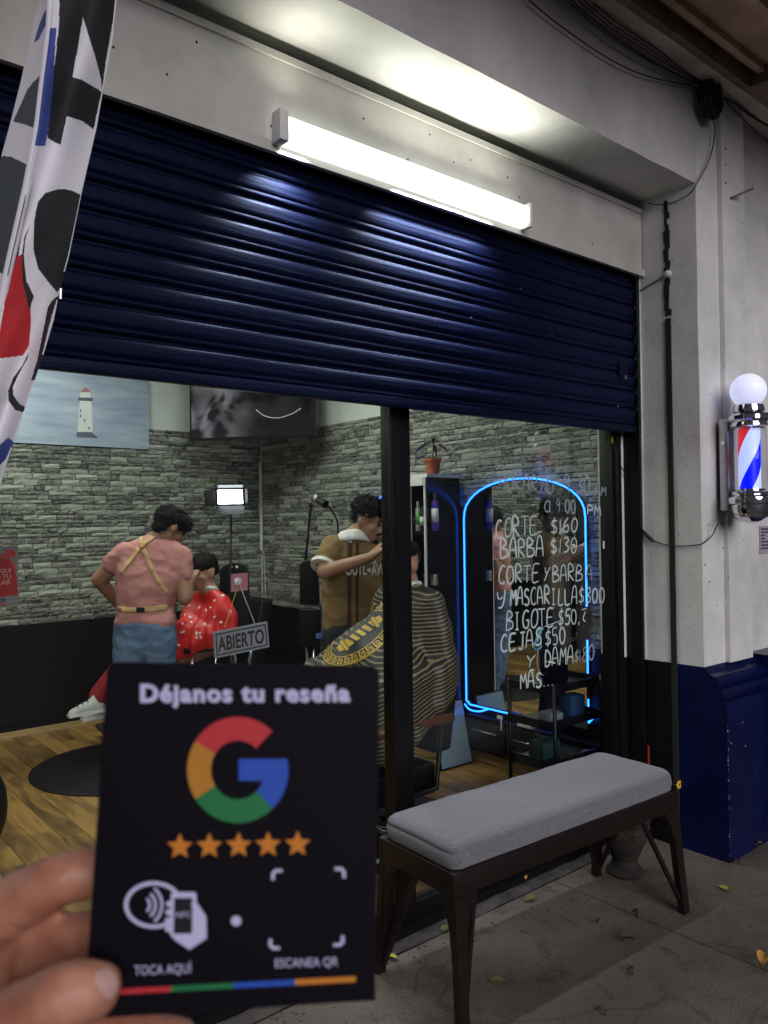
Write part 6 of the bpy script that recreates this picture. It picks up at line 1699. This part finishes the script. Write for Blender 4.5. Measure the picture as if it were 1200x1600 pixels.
text_on('printed_text', 'LES', [(-8, 949), (9, 947), (9, 942), (-8, 944)], lambda x, y: onY(x, y, GY - .0056), rd2, Nt)

# ------------------------------------------------------------------ cloth banner at the upper left
Fg = thing('cloth_banner', onZ(60, 1560, 0), 'tall cloth banner with large black letters, blue edge and red patch at upper left', 'banner')
FT = 1.25
# outline at each height: left edge, pole seam and right edge in the photograph
rows = [(-60, 40, 78, 196), (0, 62, 84, 182), (60, 48, 79, 176), (130, 33, 70, 163), (200, 15, 62, 151), (300, -12, 43, 128), (400, -30, 20, 108), (455, -45, 8, 93), (500, -52, 0, 84), (560, -60, -10, 66), (640, -66, -20, 38), (700, -70, -30, 18), (770, -76, -40, -4)]
def rowat(y):
    for a, b_ in zip(rows, rows[1:]):
        if a[0] <= y <= b_[0]:
            t = (y - a[0]) / (b_[0] - a[0]); return [a[i] + (b_[i] - a[i]) * t for i in (1, 2, 3)]
    return rows[-1][1:]
poly = {
 'white': [],
 'black': [[(96, -70), (210, -70), (181, 0), (178, 30), (166, 100), (160, 145), (154, 140), (128, 125), (113, 121), (129, 27), (150, 90), (159, 125), (160, 143), (147, 203), (130, 190), (105, 182), (95, 227), (84, 222), (73, 215), (82, 120), (92, 40)],
           [(126, 304), (110, 297), (92, 296), (72, 302), (60, 315), (54, 345), (53, 390), (60, 420), (75, 440), (91, 458), (94, 452), (107, 400)],
           [(64, 118), (54, 128), (44, 140), (33, 165), (21, 191), (24, 191), (40, 195), (55, 201), (60, 170)],
           [(7, 244), (20, 246), (45, 259), (42, 290), (26, 430), (12, 432), (-10, 420), (-40, 380), (-40, 262)]],
 'blue': [[(84, 44), (78, 46), (74, 80), (62, 160), (52, 228), (70, 228), (76, 190), (82, 130), (88, 44)], [(76, 12), (70, 20), (62, 40), (54, 68), (62, 62), (70, 44), (75, 40)], [(22, 690), (10, 718), (0, 728), (-40, 740), (-60, 700), (0, 696), (14, 684)]],
 'red': [[(36, 397), (26, 402), (20, 405), (10, 460), (0, 520), (-30, 560), (0, 560), (36, 555), (46, 540), (48, 500), (47, 480), (51, 463), (42, 440), (38, 420)]],
 'line': [[(47, 352), (40, 375), (38, 400), (42, 440), (53, 463), (48, 475), (46, 487), (42, 470), (36, 440), (35, 400), (38, 372)], [(48, 536), (46, 550), (36, 570), (20, 590), (12, 610), (13, 625), (25, 641), (43, 646), (44, 638), (32, 632), (22, 618), (20, 605), (28, 588), (44, 560)], [(82, 470), (76, 480), (60, 560), (50, 594), (57, 594), (66, 560), (80, 500), (92, 462)], [(40, 655), (30, 690), (14, 720), (4, 750), (10, 750), (22, 716), (36, 684), (44, 655)]],
}
mw = mat('white_banner_cloth', (.76, .74, .78), .85, var=.05, scale=6, bump=.15, bscale=300)
FMt = [mw, mat('black_banner_print', (.012, .012, .014), .8), mat('blue_banner_print', (.035, .065, .28), .8), mat('red_banner_print', (.42, .015, .02), .8), mat('dark_back_print', (.045, .055, .075), .8)]
NU, NV = 150, 620
vs = []; fs = []; mi = []
for jv in range(NV + 1):
    y = -60 + 830 * jv / NV; xl_, xs_, xr_ = rowat(y)
    for iu in range(NU + 1):
        u = iu / NU
        if u < .36: x = xl_ + (xs_ - xl_) * u / .36
        else: x = xs_ + (xr_ - xs_) * (u - .36) / .64
        # folded at the seam: the left strip runs back from the pole
        t = FT + (.10 * (1 - u / .36) if u < .36 else .02 * math.sin((u - .36) * 4.9) + .012 * math.sin(u * 9 + y * .012))
        vs.append(W(x, y, t)); 
pxy = [proj(p)[:2] for p in vs]
W1 = NU + 1
for jv in range(NV):
    for iu in range(NU):
        a = jv * W1 + iu
        cx_ = (pxy[a][0] + pxy[a + W1 + 1][0]) / 2; cy__ = (pxy[a][1] + pxy[a + W1 + 1][1]) / 2; m_ = 0
        left = iu / NU < .36
        for key, idx in (('black', 1), ('red', 3), ('blue', 2), ('line', 1)):
            for pl in poly[key]:
                if inside((cx_, cy__), pl): m_ = idx
        if m_ == 1 and left: m_ = 4
        fs.append((a, a + 1, a + W1 + 1, a + W1)); mi.append(m_)
me = bpy.data.meshes.new('cloth'); me.from_pydata([v[:] for v in vs], [], fs); me.polygons.foreach_set('material_index', mi)
o = link('cloth', me, FMt, Fg, True); md = o.modifiers.new('t', 'SOLIDIFY'); md.thickness = .0012
pts = [W(rowat(y)[1] - 2, y, FT + .008) for y in range(-60, 770, 50)]
low = V((pts[-1].x + (pts[-1] - pts[-3]).x * 1.0, pts[-1].y, 0.0))
MB().tube(pts, .007, 8).build('pole_sleeve', mw, Fg, smooth=True)
gpt = W(-60, 900, FT + .02)
MB().tube([pts[-1], V((gpt.x, gpt.y, .04))], .010, 8).build('pole', M['steel'], Fg, smooth=True)
MB().lathe((gpt.x, gpt.y, 0), [(.16, 0), (.16, .03), (.03, .05)], 24).build('base', M['black_metal'], Fg, auto=30)
p = W(95, 459, FT - .001); MB().tube([W(95, 451, FT), W(94.5, 467, FT)], .0022, 6).build('hook', M['steel'], Fg)

# ------------------------------------------------------------------ the card held up to the camera
TL, TR, BR, BL = W(168, 1034, .300), W(593, 1041, .300), W(586, 1563, .281), W(131, 1592, .281)
cn = (TR - TL).cross(BL - TL).normalized(); cn = cn if cn.dot(_F) < 0 else -cn       # towards the camera
BRp = onP(586, 1563, TL, cn)
CP = lambda x, y, k=0: onP(x, y, TL + cn * (.00015 + .00012 * k), cn)
Cd = thing('review_card', (TL + BR) / 2, 'black plastic card with coloured letter G and five orange stars held by a hand', 'card')
def rcorner(p, a, b2, r, n=6):
    p, a, b2 = V(p), V(a), V(b2); s = p + (a - p).normalized() * r; e = p + (b2 - p).normalized() * r
    return [tuple((s * (1 - t) ** 2 + p * 2 * t * (1 - t) + e * t * t)) for t in [k / n for k in range(n + 1)]]
cs = [(168, 1034), (593, 1041), (586, 1563), (131, 1592)]
outl = []
for i in range(4): outl += rcorner(cs[i], cs[i - 1], cs[(i + 1) % 4], (16, 16, 3, 14)[i])
f = [onP(x, y, TL, cn) for x, y in outl]; n = len(f)
MB().add(f + [p - cn * .003 for p in f], [tuple(range(n)), tuple(range(2 * n - 1, n - 1, -1))] + [(i, (i + 1) % n, n + (i + 1) % n, n + i) for i in range(n)]).build('plate', mat('black_acrylic', (.0045, .0035, .0068), .6, var=.1, spec=.12), Cd)
cw = flat('print_lilac_white', (.62, .59, .86), .5); c_r = flat('print_card_red', (.58, .030, .038), .5); c_o = flat('print_card_orange', (.66, .22, .018), .5); c_y = flat('print_amber', (.52, .22, .02), .5); c_g = flat('print_card_green', (.012, .19, .055), .5); c_b = flat('print_card_blue', (.018, .085, .50), .5); c_k = flat('print_card_black', (.0085, .0065, .012), .5)
def cpoly(name, polys, k, mt):
    mb = MB()
    for pts in polys:
        vs_, fs_ = tess(pts, 12); mb.add([CP(x, y, k) for x, y in vs_], fs_)
    me = bpy.data.meshes.new(name); me.from_pydata(mb.v, [], mb.f); return link(name, me, mt, Cd)
text_on('printed_title', 'Déjanos tu reseña', [(219, 1096), (546, 1095), (546, 1069), (219, 1069)], CP, cw, Cd, .028, 1.12)
text_on('printed_title', 'Déjanos tu reseña', [(220.6, 1097), (547.6, 1096), (547.6, 1070), (220.6, 1070)], lambda x, y: CP(x, y, 1), cw, Cd, .028, 1.12)
def arc(cx, cy, rx, ry, a0, a1, n=24): return [(cx + rx * math.cos(R_(a0 + (a1 - a0) * k / n)), cy - ry * math.sin(R_(a0 + (a1 - a0) * k / n))) for k in range(n + 1)]
gx, gy, ro, ri = 371.5, 1203, (79, 83), (42, 46)
def seg(a0, a1): return arc(gx, gy, ro[0], ro[1], a0, a1) + arc(gx, gy, ri[0], ri[1], a1, a0)
cpoly('logo_red', [seg(47, 147)], 0, c_r)
cpoly('logo_amber', [seg(147, 213)], 0, c_y)
cpoly('logo_green', [seg(213, 314)], 0, c_g)
cpoly('logo_blue', [arc(gx, gy, ro[0], ro[1], -46, 12) + [(373, 1186), (373, 1220), (410, 1220)] + arc(gx, gy, ri[0], ri[1], -24, -46, 8)], 0, c_b)
for k in range(5):
    cpoly('printed_star', [star(281 + 46 * k, 1323 - k * 1.0, 21, 0, .46)], 0, c_o)
def ringp(cx, cy, rx, ry, w, a0=0, a1=360, n=40):
    return arc(cx, cy, rx, ry, a0, a1, n) + arc(cx, cy, rx - w, ry - w, a1, a0, n)
cpoly('printed_ring', [ringp(240, 1414, 46, 37, 6, 20, 340)], 0, cw)
cpoly('printed_wave', [ringp(222, 1414, r_, r_ * 1.05, 4, -52, 52, 14) for r_ in (14, 23, 33)], 0, cw)
cpoly('printed_phone', [[(270, 1394), (304, 1394), (307, 1398), (306, 1462), (302, 1466), (268, 1464), (266, 1460), (267, 1398)]], 1, cw)
cpoly('printed_screen', [[(272, 1403), (301, 1403), (300, 1459), (271, 1459)]], 2, c_k)
cpoly('printed_hand', [[(298, 1412), (308, 1411), (322, 1432), (323, 1466), (296, 1484), (272, 1468), (270, 1462), (296, 1463), (304, 1450), (304, 1424)]], 3, cw)
cpoly('printed_finger', [[(x0 - 2, y0), (x0 + 6, y0), (x0 + 8, y0 + 4), (x0 + 6, y0 + 9), (x0 - 2, y0 + 9), (x0 - 5, y0 + 4)] for x0, y0 in ((264, 1408), (263, 1421), (262, 1434), (262, 1447))], 3, cw)
text_on('printed_nfc', 'NFC', [(275, 1434), (299, 1433), (299, 1424), (275, 1425)], lambda x, y: CP(x, y, 4), cw, Cd, .0)
cpoly('printed_dot', [ringp(369, 1439, 8, 8, 5)], 0, cw)
br = lambda x, y, sx, sy, w=5, L_=17: [(x, y + sy * L_), (x, y + sy * 6), (x + sx * 6, y), (x + sx * L_, y), (x + sx * L_, y + sy * w), (x + sx * 8, y + sy * w), (x + sx * w, y + sy * 8), (x + sx * w, y + sy * L_)]
cpoly('printed_bracket', [br(424, 1358, 1, 1), br(540, 1355, -1, 1), br(420, 1484, 1, -1), br(538, 1479, -1, -1)], 0, cw)
text_on('printed_caption', 'TOCA AQUÍ', [(210, 1524), (299, 1520), (299, 1505), (210, 1509)], CP, cw, Cd, .0)
text_on('printed_caption', 'ESCANEA QR', [(430, 1512), (528, 1509), (528, 1495), (430, 1498)], CP, cw, Cd, .0)
ys = lambda x: 1551 - (x - 160) * .0535
for x0, x1, mt_, nm in ((150, 267, c_r, 'red'), (267, 365, c_g, 'green'), (365, 461, c_b, 'blue'), (461, 556, c_o, 'orange')):
    cpoly('%s_bar' % nm, [[(x0, ys(x0) - 4.5), (x1, ys(x1) - 4.5), (x1, ys(x1) + 4.5), (x0, ys(x0) + 4.5)]], 0, mt_)

# ------------------------------------------------------------------ the hand that holds it
def skin_hand():
    mt, n, b = nt('hand_skin'); L = n.links
    tc = n.nodes.new('ShaderNodeTexCoord'); nz = n.nodes.new('ShaderNodeTexNoise'); nz.inputs['Scale'].default_value = 55; nz.inputs['Detail'].default_value = 7
    L.new(tc.outputs['Object'], nz.inputs['Vector'])
    cr = n.nodes.new('ShaderNodeValToRGB'); e = cr.color_ramp.elements; e[0].position = .35; e[0].color = (.40, .145, .085, 1); e[1].position = .66; e[1].color = (.58, .275, .175, 1)
    L.new(nz.outputs['Fac'], cr.inputs[0]); L.new(cr.outputs[0], b.inputs['Base Color']); b.inputs['Roughness'].default_value = .5
    b.inputs['Subsurface Weight'].default_value = .15; b.inputs['Subsurface Radius'].default_value = (.012, .004, .002); b.inputs['Subsurface Scale'].default_value = .5
    n2 = n.nodes.new('ShaderNodeTexNoise'); n2.inputs['Scale'].default_value = 400; L.new(tc.outputs['Object'], n2.inputs['Vector'])
    bp = n.nodes.new('ShaderNodeBump'); bp.inputs['Strength'].default_value = .15; bp.inputs['Distance'].default_value = .001; L.new(n2.outputs['Fac'], bp.inputs['Height']); L.new(bp.outputs[0], b.inputs['Normal'])
    return mt
M['hand'] = skin_hand()
Hn = thing('person', W(-60, 1700, .33), 'hand holding the black card by its lower left corner, thumb in front and fingers behind', 'person')
h_ = lambda x, y, t: W(x, y, t)
hp = []
# index finger: from the knuckle at the left, bent, its end goes behind the card
F1 = [(h_(-60, 1462, .338), .0150), (h_(30, 1408, .320), .0122), (h_(100, 1371, .3145), .0102), (h_(158, 1362, .3190), .0096), (h_(215, 1372, .3120), .0082)]
# middle finger below it
F2 = [(h_(-30, 1560, .342), .0150), (h_(48, 1500, .328), .0122), (h_(112, 1466, .319), .0105), (h_(170, 1462, .3155), .0100), (h_(225, 1470, .3090), .0082)]
for F_ in (F1, F2):
    for (a, ra), (b2, rb_) in zip(F_, F_[1:]): hp.append(cap(a, b2, ra, rb_))
# ring and little finger under the card's lower edge
hp += [cap(h_(10, 1640, .335), h_(120, 1600, .315), .0145, .0125), cap(h_(120, 1600, .315), h_(200, 1622, .307), .0123, .0113), cap(h_(200, 1622, .307), h_(278, 1627, .303), .0110, .0088)]
hp += [cap(h_(20, 1720, .335), h_(130, 1700, .318), .013, .011), cap(h_(130, 1700, .318), h_(210, 1715, .31), .0108, .009)]
# palm and ball of the thumb, wrist and forearm going out of the picture
hp += [hull((h_(-60, 1500, .345), .018), (h_(0, 1620, .345), .018), (h_(-140, 1560, .345), .020), (h_(-120, 1760, .34), .024), (h_(0, 1720, .34), .018)),
       hull((h_(-150, 1600, .335), .024), (h_(-40, 1650, .300), .018), (h_(-130, 1760, .32), .026)),
       cap(h_(-150, 1700, .34), h_(-230, 1980, .35), .030, .030)]
# thumb: ball, first joint, second joint bent over the front of the card
hp += [cap(h_(-70, 1640, .295), h_(10, 1602, .272), .0175, .0128), cap(h_(10, 1602, .272), h_(90, 1562, .2635), .0128, .0108), hull((h_(90, 1562, .2635), .0112), (h_(130, 1548, .2660), .0108), (h_(158, 1540, .2682), .0076), (h_(152, 1556, .2682), .0078))]
hb = blob('hand', hp, M['hand'], Hn, .0023, 5, .5)
# skin creases at the joints and the fine wandering of real skin
creases = []
for pts_ in ([F1[1][0], F1[2][0]], [F1[2][0], F1[3][0]], [F2[1][0], F2[2][0]], [F2[2][0], F2[3][0]], [h_(10, 1602, .272), h_(90, 1562, .2635)], [h_(90, 1562, .2635), h_(155, 1545, .268)]):
    ax_ = (pts_[1] - pts_[0]).normalized()
    for sft, dep in ((0, .0010), (.0028, .0005), (-.003, .0006)): creases.append((pts_[0] + ax_ * sft, ax_, dep))
for v in hb.data.vertices:
    d_ = 0
    for c_, ax_, dep in creases:
        q_ = v.co - c_
        if q_.length < .018:
            s_ = q_.dot(ax_) + .0008 * noise.noise(v.co * 260); d_ -= dep * math.exp(-(s_ / .0007) ** 2) * min(1, (.018 - q_.length) / .004)
    v.co += v.normal * (d_ + .0006 * noise.noise(v.co * 90) + .00025 * noise.noise(v.co * 320))
Th = [bvh(hb)]
nail = mat('thumbnail', (.66, .40, .35), .22, var=.05, coat=.3)
nn = decal('thumb_nail', [[(146, 1524), (156, 1515), (168, 1512), (178, 1518), (184, 1532), (182, 1548), (175, 1560), (166, 1562), (158, 1552), (150, 1538)]], Th, .0006, nail, Hn, 4)
